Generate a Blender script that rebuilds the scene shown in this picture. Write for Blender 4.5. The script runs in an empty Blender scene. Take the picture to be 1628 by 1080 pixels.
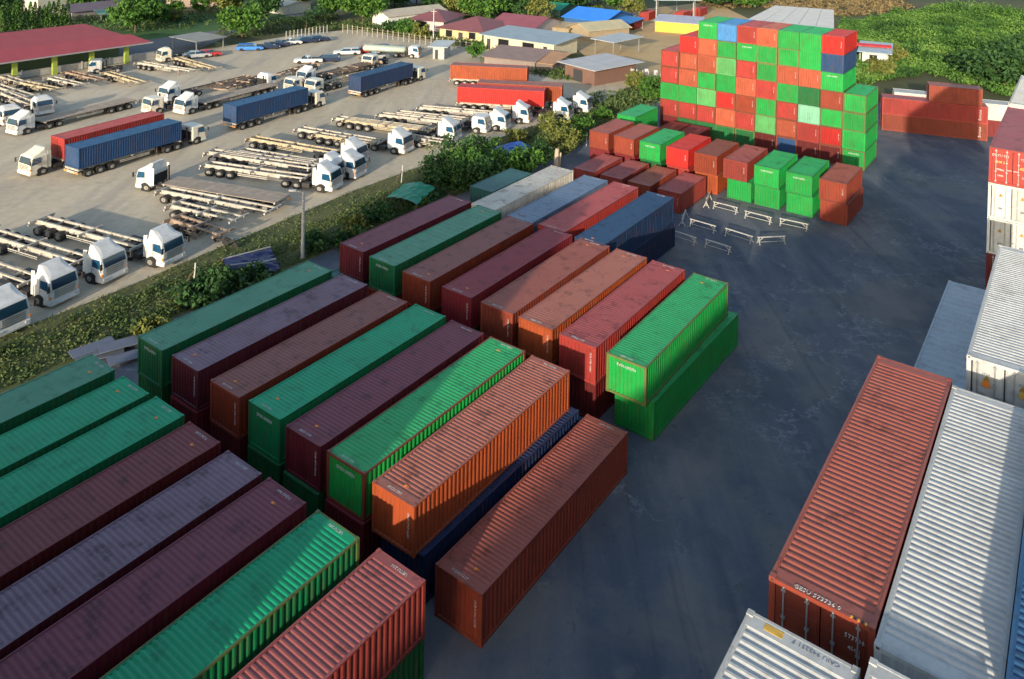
import bpy, math, random
from math import radians as R, sin, cos, pi
from mathutils import Matrix, Vector
random.seed(7)

# ------------------------------------------------------------------ camera
LENS = 1281.77/1628*36
PITCH, ROLL, CH = R(1.1742), R(1.0623), 29.514
sc = bpy.context.scene
cam = bpy.data.cameras.new('camera'); cam.sensor_width = 36; cam.lens = LENS
cam.shift_y = -(540+134.28)/1628; cam.clip_start = .5; cam.clip_end = 3000
co = bpy.data.objects.new('camera', cam); sc.collection.objects.link(co)
cp, sp, cr, sr = cos(PITCH), sin(PITCH), cos(ROLL), sin(ROLL)
FW = Vector((0, cp, -sp)); UP0 = Vector((0, sp, cp)); RT0 = Vector((1, 0, 0))
RT = cr*RT0+sr*UP0; UP = -sr*RT0+cr*UP0
m = Matrix((RT, UP, -FW)).transposed().to_4x4(); m.translation = Vector((0, 0, CH))
co.matrix_world = m; sc.camera = co

# ------------------------------------------------------------------ sky, sun, exposure
SUN_AZ, SUN_EL = 22.0, 12.0          # light travels towards azimuth 21 deg (from +Y towards +X)
w = bpy.data.worlds.new('World'); sc.world = w; w.use_nodes = True
nt = w.node_tree; nt.nodes.clear()
sky = nt.nodes.new('ShaderNodeTexSky'); sky.sky_type = 'NISHITA'; sky.sun_disc = False
sky.sun_elevation = R(SUN_EL); sky.sun_rotation = R(SUN_AZ+180); sky.air_density = 1.0; sky.dust_density = 1.5
bg = nt.nodes.new('ShaderNodeBackground'); bg.inputs[1].default_value = 0.15
ow = nt.nodes.new('ShaderNodeOutputWorld')
nt.links.new(sky.outputs[0], bg.inputs[0]); nt.links.new(bg.outputs[0], ow.inputs[0])
sl = bpy.data.lights.new('sun', 'SUN'); sl.energy = 3.3; sl.angle = R(.8); sl.color = (1, .86, .66)
so = bpy.data.objects.new('sun', sl); sc.collection.objects.link(so)
ld = Vector((sin(R(SUN_AZ))*cos(R(SUN_EL)), cos(R(SUN_AZ))*cos(R(SUN_EL)), -sin(R(SUN_EL))))
so.rotation_euler = ld.to_track_quat('-Z', 'Y').to_euler()
sc.view_settings.view_transform = 'Standard'; sc.view_settings.look = 'None'
sc.view_settings.exposure = 1.0; sc.view_settings.gamma = 1
sc.render.engine = 'CYCLES'; sc.cycles.max_bounces = 5; sc.cycles.use_denoising = True

# ------------------------------------------------------------------ yard coordinates
TH = R(35.93)                        # the container rows run along u, the lanes along v
ST, CT = sin(TH), cos(TH)
def W(u, v, z=0): return Vector((u*ST+v*CT, u*CT-v*ST, z))
def G(px, py, z=0):                  # photo pixel -> point on the level z
    d = FW*1281.77+RT*(px-814)+UP*(-134.28-py); t = (z-CH)/d.z
    return Vector((d.x*t, d.y*t, z))
def UVp(px, py, z=0):
    p = G(px, py, z); return p.x*ST+p.y*CT, p.x*CT-p.y*ST
VS = .76                             # vertical size of vehicles and buildings, as measured in the photo

# ------------------------------------------------------------------ helpers
def link(o): sc.collection.objects.link(o); return o
class MB:
    def __init__(s): s.v = []; s.f = []; s.m = []
    def add(s, vs, fs, m=0):
        o = len(s.v); s.v += [tuple(x) for x in vs]
        for f in fs: s.f.append([i+o for i in f]); s.m.append(m)
    def hexa(s, p, m=0):             # p: 4 bottom (ccw) + 4 top
        s.add(p, [(3, 2, 1, 0), (4, 5, 6, 7), (0, 1, 5, 4), (1, 2, 6, 5), (2, 3, 7, 6), (3, 0, 4, 7)], m)
    def box(s, x0, x1, y0, y1, z0, z1, m=0):
        s.hexa([(x0, y0, z0), (x1, y0, z0), (x1, y1, z0), (x0, y1, z0), (x0, y0, z1), (x1, y0, z1), (x1, y1, z1), (x0, y1, z1)], m)
    def bar(s, a, b, w, h=None, m=0):
        a, b = Vector(a), Vector(b); d = (b-a).normalized(); h = h or w
        up = Vector((0, 0, 1)) if abs(d.z) < .9 else Vector((0, 1, 0))
        x = d.cross(up).normalized()*w/2; y = x.cross(d).normalized()*h/2
        s.hexa([a-x-y, a+x-y, a+x+y, a-x+y, b-x-y, b+x-y, b+x+y, b-x+y], m)
    def cyl(s, a, b, r, n=12, m=0, r2=None):
        a, b = Vector(a), Vector(b); d = (b-a).normalized(); r2 = r if r2 is None else r2
        up = Vector((0, 0, 1)) if abs(d.z) < .9 else Vector((0, 1, 0))
        x = d.cross(up).normalized(); y = x.cross(d)
        ra = [a+(x*cos(2*pi*i/n)+y*sin(2*pi*i/n))*r for i in range(n)]
        rb = [b+(x*cos(2*pi*i/n)+y*sin(2*pi*i/n))*r2 for i in range(n)]
        s.add(ra+rb, [tuple(range(n)), tuple(range(2*n-1, n-1, -1))]+[(i, i+n, (i+1) % n+n, (i+1) % n) for i in range(n)], m)
    def loft(s, secs, m=0, caps=True):   # secs: list of equal-length rings
        n = len(secs[0]); vs = [p for r_ in secs for p in r_]
        fs = []
        for k in range(len(secs)-1):
            for i in range(n):
                j = (i+1) % n; fs.append((k*n+i, k*n+j, (k+1)*n+j, (k+1)*n+i))
        if caps: fs += [tuple(range(n-1, -1, -1)), tuple((len(secs)-1)*n+i for i in range(n))]
        s.add(vs, fs, m)
    def mesh(s, name, mats, zs=1, smooth=False):
        me = bpy.data.meshes.new(name)
        me.from_pydata([(x, y, z*zs) for x, y, z in s.v], [], s.f)
        for mt in mats: me.materials.append(mt)
        me.polygons.foreach_set('material_index', s.m)
        if smooth: me.polygons.foreach_set('use_smooth', [True]*len(s.f))
        me.update(); return me
    def build(s, name, mats, parent=None, zs=1, smooth=False):
        return place(name, s.mesh(name, mats if isinstance(mats, (list, tuple)) else [mats], zs, smooth), parent)
def place(name, me, parent=None, mat=None, loc=None, rot=None, slot=0):
    o = link(bpy.data.objects.new(name, me))
    if parent: o.parent = parent
    if mat is not None:
        o.material_slots[slot].link = 'OBJECT'; o.material_slots[slot].material = mat
    if loc is not None: o.location = loc
    if rot is not None: o.rotation_euler = rot
    return o
def tag(o, label=None, cat=None, group=None, kind=None):
    if label: o['label'] = label
    if cat: o['category'] = cat
    if group: o['group'] = group
    if kind: o['kind'] = kind
    return o
def empty(name, loc, rz=0):
    o = link(bpy.data.objects.new(name, None)); o.location = loc; o.rotation_euler = (0, 0, rz); o.empty_display_size = .3
    return o
def copy_tree(o, parent=None):
    c = o.copy(); link(c)
    if parent: c.parent = parent
    for ch in KIDS.get(o.name, ()): copy_tree(ch, c)
    return c
KIDS = {}
def kids(o):
    for c in o.children: KIDS.setdefault(o.name, []).append(c); kids(c)

# ------------------------------------------------------------------ materials
def nodes(name):
    mt = bpy.data.materials.new(name); mt.use_nodes = True; n = mt.node_tree
    b = n.nodes['Principled BSDF']; return mt, n, b
def N(n, t, **k):
    x = n.nodes.new(t)
    for a, v in k.items():
        if a.startswith('i_'): x.inputs[a[2:].replace('_', ' ')].default_value = v
        else: setattr(x, a, v)
    return x
def flat(name, col, rough=.6, metal=0, var=.12, scale=3.0, spec=.4):
    mt, n, b = nodes(name)
    tc = N(n, 'ShaderNodeTexCoord'); oi = N(n, 'ShaderNodeObjectInfo')
    ad = N(n, 'ShaderNodeVectorMath', operation='ADD'); n.links.new(tc.outputs['Object'], ad.inputs[0])
    mu = N(n, 'ShaderNodeMath', operation='MULTIPLY'); mu.inputs[1].default_value = 57.; n.links.new(oi.outputs['Random'], mu.inputs[0]); n.links.new(mu.outputs[0], ad.inputs[1])
    nz = N(n, 'ShaderNodeTexNoise'); nz.inputs['Scale'].default_value = scale; nz.inputs['Detail'].default_value = 6; n.links.new(ad.outputs[0], nz.inputs['Vector'])
    mx = N(n, 'ShaderNodeMix', data_type='RGBA'); n.links.new(nz.outputs[0], mx.inputs[0])
    mx.inputs[6].default_value = (*[c*(1-var*2) for c in col], 1); mx.inputs[7].default_value = (*[min(1, c*(1+var*2)) for c in col], 1)
    n.links.new(mx.outputs[2], b.inputs['Base Color'])
    b.inputs['Roughness'].default_value = rough; b.inputs['Metallic'].default_value = metal; b.inputs['Specular IOR Level'].default_value = spec
    return mt
def paint(name, col, dust_toplight=.35, rust=.5, dust_toplight_col=(.30, .25, .22), stain=.75):
    """weathered container paint: fading, rust specks and streaks, a dusty roof with top light painted in"""
    mt, n, b = nodes(name); L = n.links
    tc = N(n, 'ShaderNodeTexCoord'); oi = N(n, 'ShaderNodeObjectInfo')
    mu = N(n, 'ShaderNodeMath', operation='MULTIPLY'); mu.inputs[1].default_value = 91.; L.new(oi.outputs['Random'], mu.inputs[0])
    ad = N(n, 'ShaderNodeVectorMath', operation='ADD'); L.new(tc.outputs['Object'], ad.inputs[0]); L.new(mu.outputs[0], ad.inputs[1])
    # broad fading
    n1 = N(n, 'ShaderNodeTexNoise'); n1.inputs['Scale'].default_value = .9; n1.inputs['Detail'].default_value = 4; L.new(ad.outputs[0], n1.inputs['Vector'])
    c1 = N(n, 'ShaderNodeMix', data_type='RGBA'); L.new(n1.outputs[0], c1.inputs[0])
    c1.inputs[6].default_value = (*[c*.72 for c in col], 1); c1.inputs[7].default_value = (*[min(1, c*1.28) for c in col], 1)
    # per-object tone shift
    hs = N(n, 'ShaderNodeHueSaturation'); mr = N(n, 'ShaderNodeMapRange'); mr.inputs[3].default_value = .82; mr.inputs[4].default_value = 1.18
    L.new(oi.outputs['Random'], mr.inputs[0]); L.new(mr.outputs[0], hs.inputs['Value']); L.new(c1.outputs[2], hs.inputs['Color'])
    # streaks running down
    mp = N(n, 'ShaderNodeMapping'); mp.inputs['Scale'].default_value = (5, 5, .5); L.new(ad.outputs[0], mp.inputs[0])
    n2 = N(n, 'ShaderNodeTexNoise'); n2.inputs['Scale'].default_value = 1.3; n2.inputs['Detail'].default_value = 5; L.new(mp.outputs[0], n2.inputs['Vector'])
    r2 = N(n, 'ShaderNodeMapRange'); r2.inputs[1].default_value = .48; r2.inputs[2].default_value = .72; r2.inputs[4].default_value = .7*rust; L.new(n2.outputs[0], r2.inputs[0])
    c2 = N(n, 'ShaderNodeMix', data_type='RGBA'); L.new(r2.outputs[0], c2.inputs[0]); L.new(hs.outputs[0], c2.inputs[6]); c2.inputs[7].default_value = (.11, .045, .02, 1)
    # rust patches
    n3 = N(n, 'ShaderNodeTexNoise'); n3.inputs['Scale'].default_value = 2.6; n3.inputs['Detail'].default_value = 9; n3.inputs['Roughness'].default_value = .7; L.new(ad.outputs[0], n3.inputs['Vector'])
    r3 = N(n, 'ShaderNodeMapRange'); r3.inputs[1].default_value = .60; r3.inputs[2].default_value = .68; r3.inputs[4].default_value = .85*rust; L.new(n3.outputs[0], r3.inputs[0])
    c3 = N(n, 'ShaderNodeMix', data_type='RGBA'); L.new(r3.outputs[0], c3.inputs[0]); L.new(c2.outputs[2], c3.inputs[6]); c3.inputs[7].default_value = (.09, .035, .018, 1)
    # dust plus painted sky tint brightening upward faces, patchy, with water-run stains
    ge = N(n, 'ShaderNodeNewGeometry'); sx = N(n, 'ShaderNodeSeparateXYZ'); L.new(ge.outputs['True Normal'], sx.inputs[0])
    ru = N(n, 'ShaderNodeMapRange'); ru.inputs[1].default_value = .35; ru.inputs[2].default_value = .7; L.new(sx.outputs[2], ru.inputs[0])
    n4 = N(n, 'ShaderNodeTexNoise'); n4.inputs['Scale'].default_value = .7; n4.inputs['Detail'].default_value = 7; n4.inputs['Roughness'].default_value = .65; L.new(ad.outputs[0], n4.inputs['Vector'])
    r4 = N(n, 'ShaderNodeMapRange'); r4.inputs[1].default_value = .3; r4.inputs[2].default_value = .7; r4.inputs[3].default_value = dust_toplight*.72; r4.inputs[4].default_value = dust_toplight*1.1; L.new(n4.outputs[0], r4.inputs[0])
    mm = N(n, 'ShaderNodeMath', operation='MULTIPLY'); L.new(ru.outputs[0], mm.inputs[0]); L.new(r4.outputs[0], mm.inputs[1])
    c4 = N(n, 'ShaderNodeMix', data_type='RGBA'); L.new(mm.outputs[0], c4.inputs[0]); L.new(c3.outputs[2], c4.inputs[6]); c4.inputs[7].default_value = (*dust_toplight_col, 1)
    n5 = N(n, 'ShaderNodeTexNoise'); n5.inputs['Scale'].default_value = 1.1; n5.inputs['Detail'].default_value = 8; n5.inputs['Roughness'].default_value = .72
    m5 = N(n, 'ShaderNodeMapping'); m5.inputs['Location'].default_value = (13, 7, 3); L.new(ad.outputs[0], m5.inputs[0]); L.new(m5.outputs[0], n5.inputs['Vector'])
    r5 = N(n, 'ShaderNodeMapRange'); r5.inputs[1].default_value = .53; r5.inputs[2].default_value = .64; r5.inputs[4].default_value = stain; L.new(n5.outputs[0], r5.inputs[0])
    c5 = N(n, 'ShaderNodeMix', data_type='RGBA', blend_type='MULTIPLY'); u5 = N(n, 'ShaderNodeMath', operation='MULTIPLY_ADD'); u5.inputs[1].default_value = .75; u5.inputs[2].default_value = .25; L.new(ru.outputs[0], u5.inputs[0]); v5 = N(n, 'ShaderNodeMath', operation='MULTIPLY'); L.new(u5.outputs[0], v5.inputs[0]); L.new(r5.outputs[0], v5.inputs[1]); L.new(v5.outputs[0], c5.inputs[0]); L.new(c4.outputs[2], c5.inputs[6]); c5.inputs[7].default_value = (.35, .33, .32, 1)
    L.new(c5.outputs[2], b.inputs['Base Color'])
    b.inputs['Roughness'].default_value = .55; b.inputs['Specular IOR Level'].default_value = .35
    return mt
PC = {  # container paints: colour of the walls, how much dust and painted top light the roof carries, colour of that brightened dusty roof
 'green': ((.006, .25, .045), .5, (.04, .36, .16)), 'deepgreen': ((.004, .11, .03), .4, (.04, .2, .1)), 'teal': ((.003, .15, .05), .95, (.003, .30, .135)), 'dullteal': ((.004, .12, .04), .9, (.08, .25, .155)),
 'palegreen': ((.08, .32, .10), .4, (.12, .32, .16)), 'mint': ((.15, .36, .25), .3, (.2, .4, .3)), 'red': ((.28, .028, .024), .6, (.36, .10, .10)), 'brightred': ((.40, .015, .013), .5, (.45, .07, .06)),
 'orange': ((.27, .05, .014), .7, (.33, .14, .11)), 'brown': ((.20, .03, .013), .8, (.23, .08, .068)), 'rust': ((.20, .034, .018), .7, (.30, .10, .075)), 'maroon': ((.14, .010, .016), .7, (.25, .038, .050)), 'darkmaroon': ((.10, .008, .010), .8, (.20, .036, .040)),
 'plum': ((.10, .008, .016), .92, (.18, .036, .056)), 'grayplum': ((.09, .010, .018), .92, (.20, .125, .165)), 'pinkbrown': ((.22, .032, .026), .7, (.33, .105, .10)), 'navy': ((.006, .018, .06), .4, (.03, .06, .14)), 'blue': ((.010, .05, .14), .6, (.03, .11, .22)), 'greyblue': ((.31, .38, .44), .4, (.30, .33, .36)),
 'skyblue': ((.035, .17, .40), .3, (.08, .24, .42)), 'steel': ((.10, .15, .24), .7, (.14, .20, .29)), 'white': ((.44, .46, .45), .3, (.34, .33, .32)), 'cream': ((.50, .47, .40), .4, (.36, .34, .31)), 'deepteal': ((.006, .07, .07), .5, (.03, .12, .12)),
 'terracotta': ((.33, .07, .035), .5, (.36, .14, .11)), 'framegreen': ((.10, .13, .035), .2, (.12, .15, .06)), 'framered': ((.17, .04, .02), .3, (.2, .08, .05)), 'sidenavy': ((.006, .028, .08), .6, (.022, .075, .16))}
PAINT = {}
def P(c):
    if c not in PAINT:
        col, d, dc = PC[c]; PAINT[c] = paint('paint_'+c, col, d, .3 if c in ('white', 'mint', 'brightred') else .55, dc, {'white': .28, 'greyblue': .3, 'teal': .45, 'dullteal': .5, 'green': .55}.get(c, .7))
    return PAINT[c]
M = dict(
 pane=flat('dark_window_pane', (.012, .012, .014), .25, spec=.5),
 letter=flat('white_lettering', (.48, .48, .47), .6, var=.3, scale=6), trest=flat('grey_white_steel', (.42, .41, .38), .6, var=.2), dark=flat('dark_steel', (.05, .045, .045), .6, .3),
 steel=flat('galvanised_steel', (.42, .42, .42), .45, .6), black=flat('black_rubber', (.022, .022, .022), .85), hub=flat('wheel_hub', (.30, .29, .27), .5, .4),
 white=flat('white_vehicle_paint', (.55, .56, .55), .35, var=.16, scale=1.6), cream=flat('cream_vehicle_paint', (.62, .58, .48), .35, var=.08), glass=flat('tinted_glass', (.010, .035, .065), .06, 0, .05, spec=.9),
 bluegl=flat('blue_side_glass', (.010, .06, .13), .08, 0, .05, spec=.9), chrome=flat('grille_metal', (.35, .36, .38), .3, .8), railw=flat('chalky_white_steel', (.40, .37, .32), .7, var=.38, scale=1.8), raily=flat('yellow_worn_steel', (.38, .32, .22), .7, var=.35, scale=1.8),
 railb=flat('rusty_brown_steel', (.27, .20, .15), .7, var=.35, scale=1.8), deck=flat('worn_timber_deck', (.30, .25, .20), .85, var=.25, scale=1.4), orange=flat('orange_lamp_plastic', (.75, .22, .03), .5), yellow=flat('yellow_sticker', (.55, .33, .05), .6, var=.25, scale=8),
 redv=flat('red_vehicle_paint', (.4, .03, .03), .35), bluev=flat('blue_vehicle_paint', (.02, .16, .55), .4), navyv=flat('dark_vehicle_paint', (.02, .03, .07), .25), silver=flat('silver_vehicle_paint', (.45, .46, .46), .35, .3),
 wood=flat('tree_bark', (.10, .07, .05), .9), conc=flat('grey_concrete', (.34, .33, .31), .85, var=.15), pole=flat('pole_concrete', (.40, .40, .40), .8),
)

# ------------------------------------------------------------------ shipping containers
CW, HC, HS = 2.44, 2.15, 1.93
def corr(mb, p0, along, out, up, length, height, pitch=.28, depth=.034, m=0):
    """corrugated sheet: starts at p0, runs 'along', ribs parallel to 'up', pressed inwards (-out)"""
    n = max(1, round(length/pitch)); pt = length/n; pts = []
    for i in range(n):
        a = i*pt; pts += [(a, 0), (a+pt*.27, 0), (a+pt*.5, -1), (a+pt*.77, -1)]
    pts.append((length, 0)); vs = []
    for a, d in pts:
        q = Vector(p0)+Vector(along)*a+Vector(out)*(d*depth); vs += [q, q+Vector(up)*height]
    cw = Vector(along).cross(Vector(up)).dot(Vector(out)) > 0
    fs = [((2*i, 2*i+2, 2*i+3, 2*i+1) if cw else (2*i+1, 2*i+3, 2*i+2, 2*i)) for i in range(len(pts)-1)]
    mb.add(vs, fs, m)
def shell(L, H, flatroof=False, ribs=.032):
    b = MB(); w = CW/2-.02; y0, y1 = -L/2+.09, L/2-.09
    corr(b, (w, y0, .13), (0, 1, 0), (1, 0, 0), (0, 0, 1), y1-y0, H-.2)
    corr(b, (-w, y0, .13), (0, 1, 0), (-1, 0, 0), (0, 0, 1), y1-y0, H-.2)
    corr(b, (-w+.08, -L/2+.03, .13), (1, 0, 0), (0, -1, 0), (0, 0, 1), 2*w-.16, H-.22, .25, .04)
    zr = H-.02; e = .42
    b.box(-w+.03, w-.03, -L/2+.05, -L/2+e, zr-.03, zr+.004)
    b.box(-w+.03, w-.03, L/2-e, L/2-.05, zr-.03, zr+.004)
    b.box(-w, -w+.10, -L/2+e, L/2-e, zr-.05, zr-.002); b.box(w-.10, w, -L/2+e, L/2-e, zr-.05, zr-.002)
    corr(b, (-w+.10, -L/2+e, zr), (0, 1, 0), (0, 0, 1), (1, 0, 0), L-2*e, 2*w-.2, .225 if not flatroof else .56, ribs if not flatroof else .010)
    b.box(-w, w, y0, y1, .10, .125)
    return b
def frame_mb(L, H):
    b = MB(); w = CW/2; l = L/2
    for sx in (-1, 1):
        for sy in (-1, 1):
            x0, x1 = sorted((sx*w, sx*(w-.15))); y0, y1 = sorted((sy*l, sy*(l-.13)))
            b.box(x0, x1, y0, y1, .118, H-.10)                                   # corner post
            for z in (0, H-.102):
                b.box(x0-.004 if sx < 0 else x0, x1 if sx < 0 else x1+.004, y0-.003 if sy < 0 else y0-.03, y1+.03 if sy < 0 else y1+.003, z, z+.116)   # corner casting
                b.box((x0+x1)/2-.035, (x0+x1)/2+.035, (sy*(l+.0045))-.002, (sy*(l+.0045))+.002, z+.035, z+.085, 1)
        x0, x1 = sorted((sx*(w-.002), sx*(w-.07)))
        b.box(x0, x1, -l+.16, l-.16, H-.085, H-.005)
        b.box(x0, x1, -l+.16, l-.16, .03, .14)
    for sy in (-1, 1):
        y0, y1 = sorted((sy*(l-.002), sy*(l-.08)))
        b.box(-w+.15, w-.15, y0, y1, H-.12, H-.008); b.box(-w+.15, w-.15, y0, y1, .02, .14)
    return b
def door_mb(H, s):
    b = MB(); x0, x1 = sorted((s*.015, s*(CW/2-.16)))
    b.box(x0, x1, -.03, 0, .15, H-.13)
    for i in range(4):
        z = .25+(H-.5)*i/3.3; b.box(x0+.06, x1-.06, .001, .018, z, z+(H-.5)/5)
    return b
def rod_mb(H, x):
    b = MB(); b.cyl((x, .055, .10), (x, .055, H-.06), .022, 6)
    for z in (.18, H*.35, H*.62, H-.16): b.box(x-.05, x+.05, .019, .075, z-.025, z+.025)
    b.box(x-.26 if x > 0 else x, x if x > 0 else x+.26, .062, .085, H*.42, H*.42+.04)
    return b
CM = {}
def cmesh(key, fn, mats):
    if key not in CM: CM[key] = fn().mesh(key[0], mats)
    return CM[key]
def mk(key, fn, mats, zs=VS):
    if key not in CM: CM[key] = fn().mesh(key[0], mats, zs)
    return CM[key]
ph = bpy.data.materials.new('bare_placeholder')
FONTM = {}
def text_mesh(s, size, ext=.004):
    k = (s, size)
    if k not in FONTM:
        cu = bpy.data.curves.new('lettering', 'FONT'); cu.body = s; cu.size = size; cu.extrude = ext; cu.align_x = 'CENTER'; cu.align_y = 'CENTER'; cu.resolution_u = 1
        o = bpy.data.objects.new('t', cu); link(o); dg = bpy.context.evaluated_depsgraph_get()
        me = bpy.data.meshes.new_from_object(o.evaluated_get(dg)); me.name = 'lettering'; bpy.data.objects.remove(o)
        me.materials.clear(); me.materials.append(M['letter']); FONTM[k] = me
    return FONTM[k]
def c_smooth(c): return c in ('teal', 'dullteal', 'brown', 'darkmaroon', 'plum')
CODES = ['TEMU 815', 'GESU 573', 'CAXU 942', 'TGHU 617', 'BMOU 482', 'FSCU 790', 'TCNU 364', 'DRYU 921', 'SEGU 538', 'UETU 206']
rc = random.Random(3)
def container(u, v, z, color, label, L=12.19, H=HC, group=None, heading=None, center=None, flip=False, rods=False, frame=None,
              text=None, stripe=None, roofcode=True, flatroof=False, ends=None, du=0, tilt=0, detail=True, code=None):
    """u, v: the corner nearest the camera's left; or center/heading for odd ones"""
    loc = center if center is not None else W(u+L/2+du, v+CW/2, z)
    h = TH if heading is None else heading
    e = empty('shipping_container', loc, -(h+tilt)+(pi if flip else 0)); tag(e, label, 'shipping container', group)
    tag_ = 'long' if L > 8 else 'short'
    rb_ = .03 if v > -10 or (u > 0 and v > -26 and u < 30) else .009 if c_smooth(color) and v < -26 else .018; place('body', cmesh(('body', L, H, flatroof, rb_), lambda: shell(L, H, flatroof, rb_), [ph]), e, P(color))
    fo = place('frame', cmesh(('frame', L, H), lambda: frame_mb(L, H), [ph, M['dark']]), e, P(frame or color))
    if not detail: return e
    for s in (-1, 1):
        d = place('door', cmesh(('door', H, s), lambda: door_mb(H, s), [ph]), e, P(color), (0, L/2-.035, 0))
        if rods:
            for x in (.30, .86): place('locking_rod', cmesh(('rod', H, s*x), lambda: rod_mb(H, s*x), [M['steel']]), d)
    if roofcode:
        b = lambda: (lambda q: (q.box(-.07, .07, -.06, .06, 0, .012), q.box(.1, .16, -.02, .03, 0, .01), q)[2])(MB())
        place('repair_patch', mk(('repair_patch',), b, [M['orange'] if rc.random() < .5 else M['letter']], 1), e, None, (rc.uniform(-.4, .4), rc.choice((-1, 1))*(L/2-rc.uniform(.7, 1.0)), H-.02))
        c = code or rc.choice(CODES)
        place('lettering', text_mesh(c, .19), e, None, (-.12, -L/2+.24, H-.008), (0, 0, 0))
        place('lettering', text_mesh(c, .19), e, None, (.12, L/2-.24, H-.008), (0, 0, pi))
    if text:       # name across the front wall
        place('lettering', text_mesh(text, .22), e, None, (0, -L/2+.022, H-.42), (pi/2, 0, 0))
    if stripe:     # upright number on the front wall
        place('lettering', text_mesh(stripe, .15), e, None, (CW/2-.34, -L/2+.022, H*.56), (pi/2, -pi/2, 0))
    return e
def name_color(c):
    return {'green': 'bright green', 'deepgreen': 'dark green', 'teal': 'sea green', 'dullteal': 'dusty grey green', 'palegreen': 'pale green', 'mint': 'faded mint green', 'red': 'red', 'brightred': 'bright scarlet',
            'orange': 'orange brown', 'terracotta': 'terracotta', 'framegreen': 'olive', 'framered': 'rusty', 'sidenavy': 'dark blue', 'greyblue': 'light grey blue', 'brown': 'brown', 'rust': 'rusty brown', 'maroon': 'maroon', 'darkmaroon': 'dark maroon', 'plum': 'plum', 'grayplum': 'greyish purple', 'pinkbrown': 'faded pinkish brown', 'navy': 'navy blue', 'blue': 'blue',
            'skyblue': 'sky blue', 'steel': 'grey blue', 'white': 'white', 'cream': 'cream', 'deepteal': 'dark teal'}[c]
ORD = ['first', 'second', 'third', 'fourth', 'fifth', 'sixth', 'seventh', 'eighth', 'ninth', 'tenth']

# ------------------------------------------------------------------ ground
def ground_mat(name, c1, c2, c3, s1=.03, s2=.35, rough=.9, fine=6.0, stain=None, bump=.2, crack=None):
    mt, n, b = nodes(name); L = n.links; tc = N(n, 'ShaderNodeTexCoord')
    def noise(s, d=6, r=.6, rot=None):
        x = N(n, 'ShaderNodeTexNoise'); x.inputs['Scale'].default_value = s; x.inputs['Detail'].default_value = d; x.inputs['Roughness'].default_value = r
        if rot:
            mp = N(n, 'ShaderNodeMapping'); mp.inputs['Rotation'].default_value = (0, 0, rot[0]); mp.inputs['Scale'].default_value = (rot[1], rot[2], 1); L.new(tc.outputs['Object'], mp.inputs[0]); L.new(mp.outputs[0], x.inputs['Vector'])
        else: L.new(tc.outputs['Object'], x.inputs['Vector'])
        return x
    def rng(x, a, c, o0=0, o1=1):
        r_ = N(n, 'ShaderNodeMapRange'); r_.inputs[1].default_value = a; r_.inputs[2].default_value = c; r_.inputs[3].default_value = o0; r_.inputs[4].default_value = o1; L.new(x.outputs[0], r_.inputs[0]); return r_
    m1 = N(n, 'ShaderNodeMix', data_type='RGBA'); L.new(rng(noise(s1, 5), .38, .62).outputs[0], m1.inputs[0]); m1.inputs[6].default_value = (*c1, 1); m1.inputs[7].default_value = (*c2, 1)
    m2 = N(n, 'ShaderNodeMix', data_type='RGBA'); L.new(rng(noise(s2, 8, .7), .5, .72, 0, .8).outputs[0], m2.inputs[0]); L.new(m1.outputs[2], m2.inputs[6]); m2.inputs[7].default_value = (*c3, 1)
    m3 = N(n, 'ShaderNodeMix', data_type='RGBA', blend_type='MULTIPLY'); L.new(rng(noise(fine, 6, .75), .3, .75, 0, .6).outputs[0], m3.inputs[0]); L.new(m2.outputs[2], m3.inputs[6]); m3.inputs[7].default_value = (.55, .55, .55, 1)
    out = m3
    if stain:       # long wheel-swept streaks
        for (rot, sx, sy, a, c, col, amt) in stain:
            m4 = N(n, 'ShaderNodeMix', data_type='RGBA'); L.new(rng(noise(1, 6, .6, (rot, sx, sy)), a, c, 0, amt).outputs[0], m4.inputs[0]); L.new(out.outputs[2], m4.inputs[6]); m4.inputs[7].default_value = (*col, 1); out = m4
    if crack:       # pale scuffs
        vo = N(n, 'ShaderNodeTexVoronoi', feature='DISTANCE_TO_EDGE'); vo.inputs['Scale'].default_value = .16
        nw = noise(.35, 6, .7); mxv = N(n, 'ShaderNodeMix', data_type='VECTOR'); mxv.inputs[0].default_value = .72
        sc_ = N(n, 'ShaderNodeVectorMath', operation='SCALE'); sc_.inputs['Scale'].default_value = 9.; L.new(nw.outputs[1], sc_.inputs[0]); va = N(n, 'ShaderNodeVectorMath', operation='ADD'); L.new(tc.outputs['Object'], va.inputs[0]); L.new(sc_.outputs[0], va.inputs[1]); L.new(va.outputs[0], vo.inputs['Vector'])
        r_ = rng(vo, .0, .035, 1, 0); gate = rng(noise(.07, 3), .46, .58); mu = N(n, 'ShaderNodeMath', operation='MULTIPLY'); L.new(r_.outputs[0], mu.inputs[0]); L.new(gate.outputs[0], mu.inputs[1])
        g2 = rng(noise(1.6, 6, .8),   .4, .65, 0, .6); mu2 = N(n, 'ShaderNodeMath', operation='MULTIPLY'); L.new(mu.outputs[0], mu2.inputs[0]); L.new(g2.outputs[0], mu2.inputs[1])
        m5 = N(n, 'ShaderNodeMix', data_type='RGBA'); L.new(mu2.outputs[0], m5.inputs[0]); L.new(out.outputs[2], m5.inputs[6]); m5.inputs[7].default_value = (*crack, 1); out = m5
    L.new(out.outputs[2], b.inputs['Base Color']); b.inputs['Roughness'].default_value = rough; b.inputs['Specular IOR Level'].default_value = .25
    if bump:
        bp = N(n, 'ShaderNodeBump'); bp.inputs['Strength'].default_value = bump; bp.inputs['Distance'].default_value = .08; L.new(noise(3.5, 8, .7).outputs[0], bp.inputs['Height']); L.new(bp.outputs[0], b.inputs['Normal'])
    return mt
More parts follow.
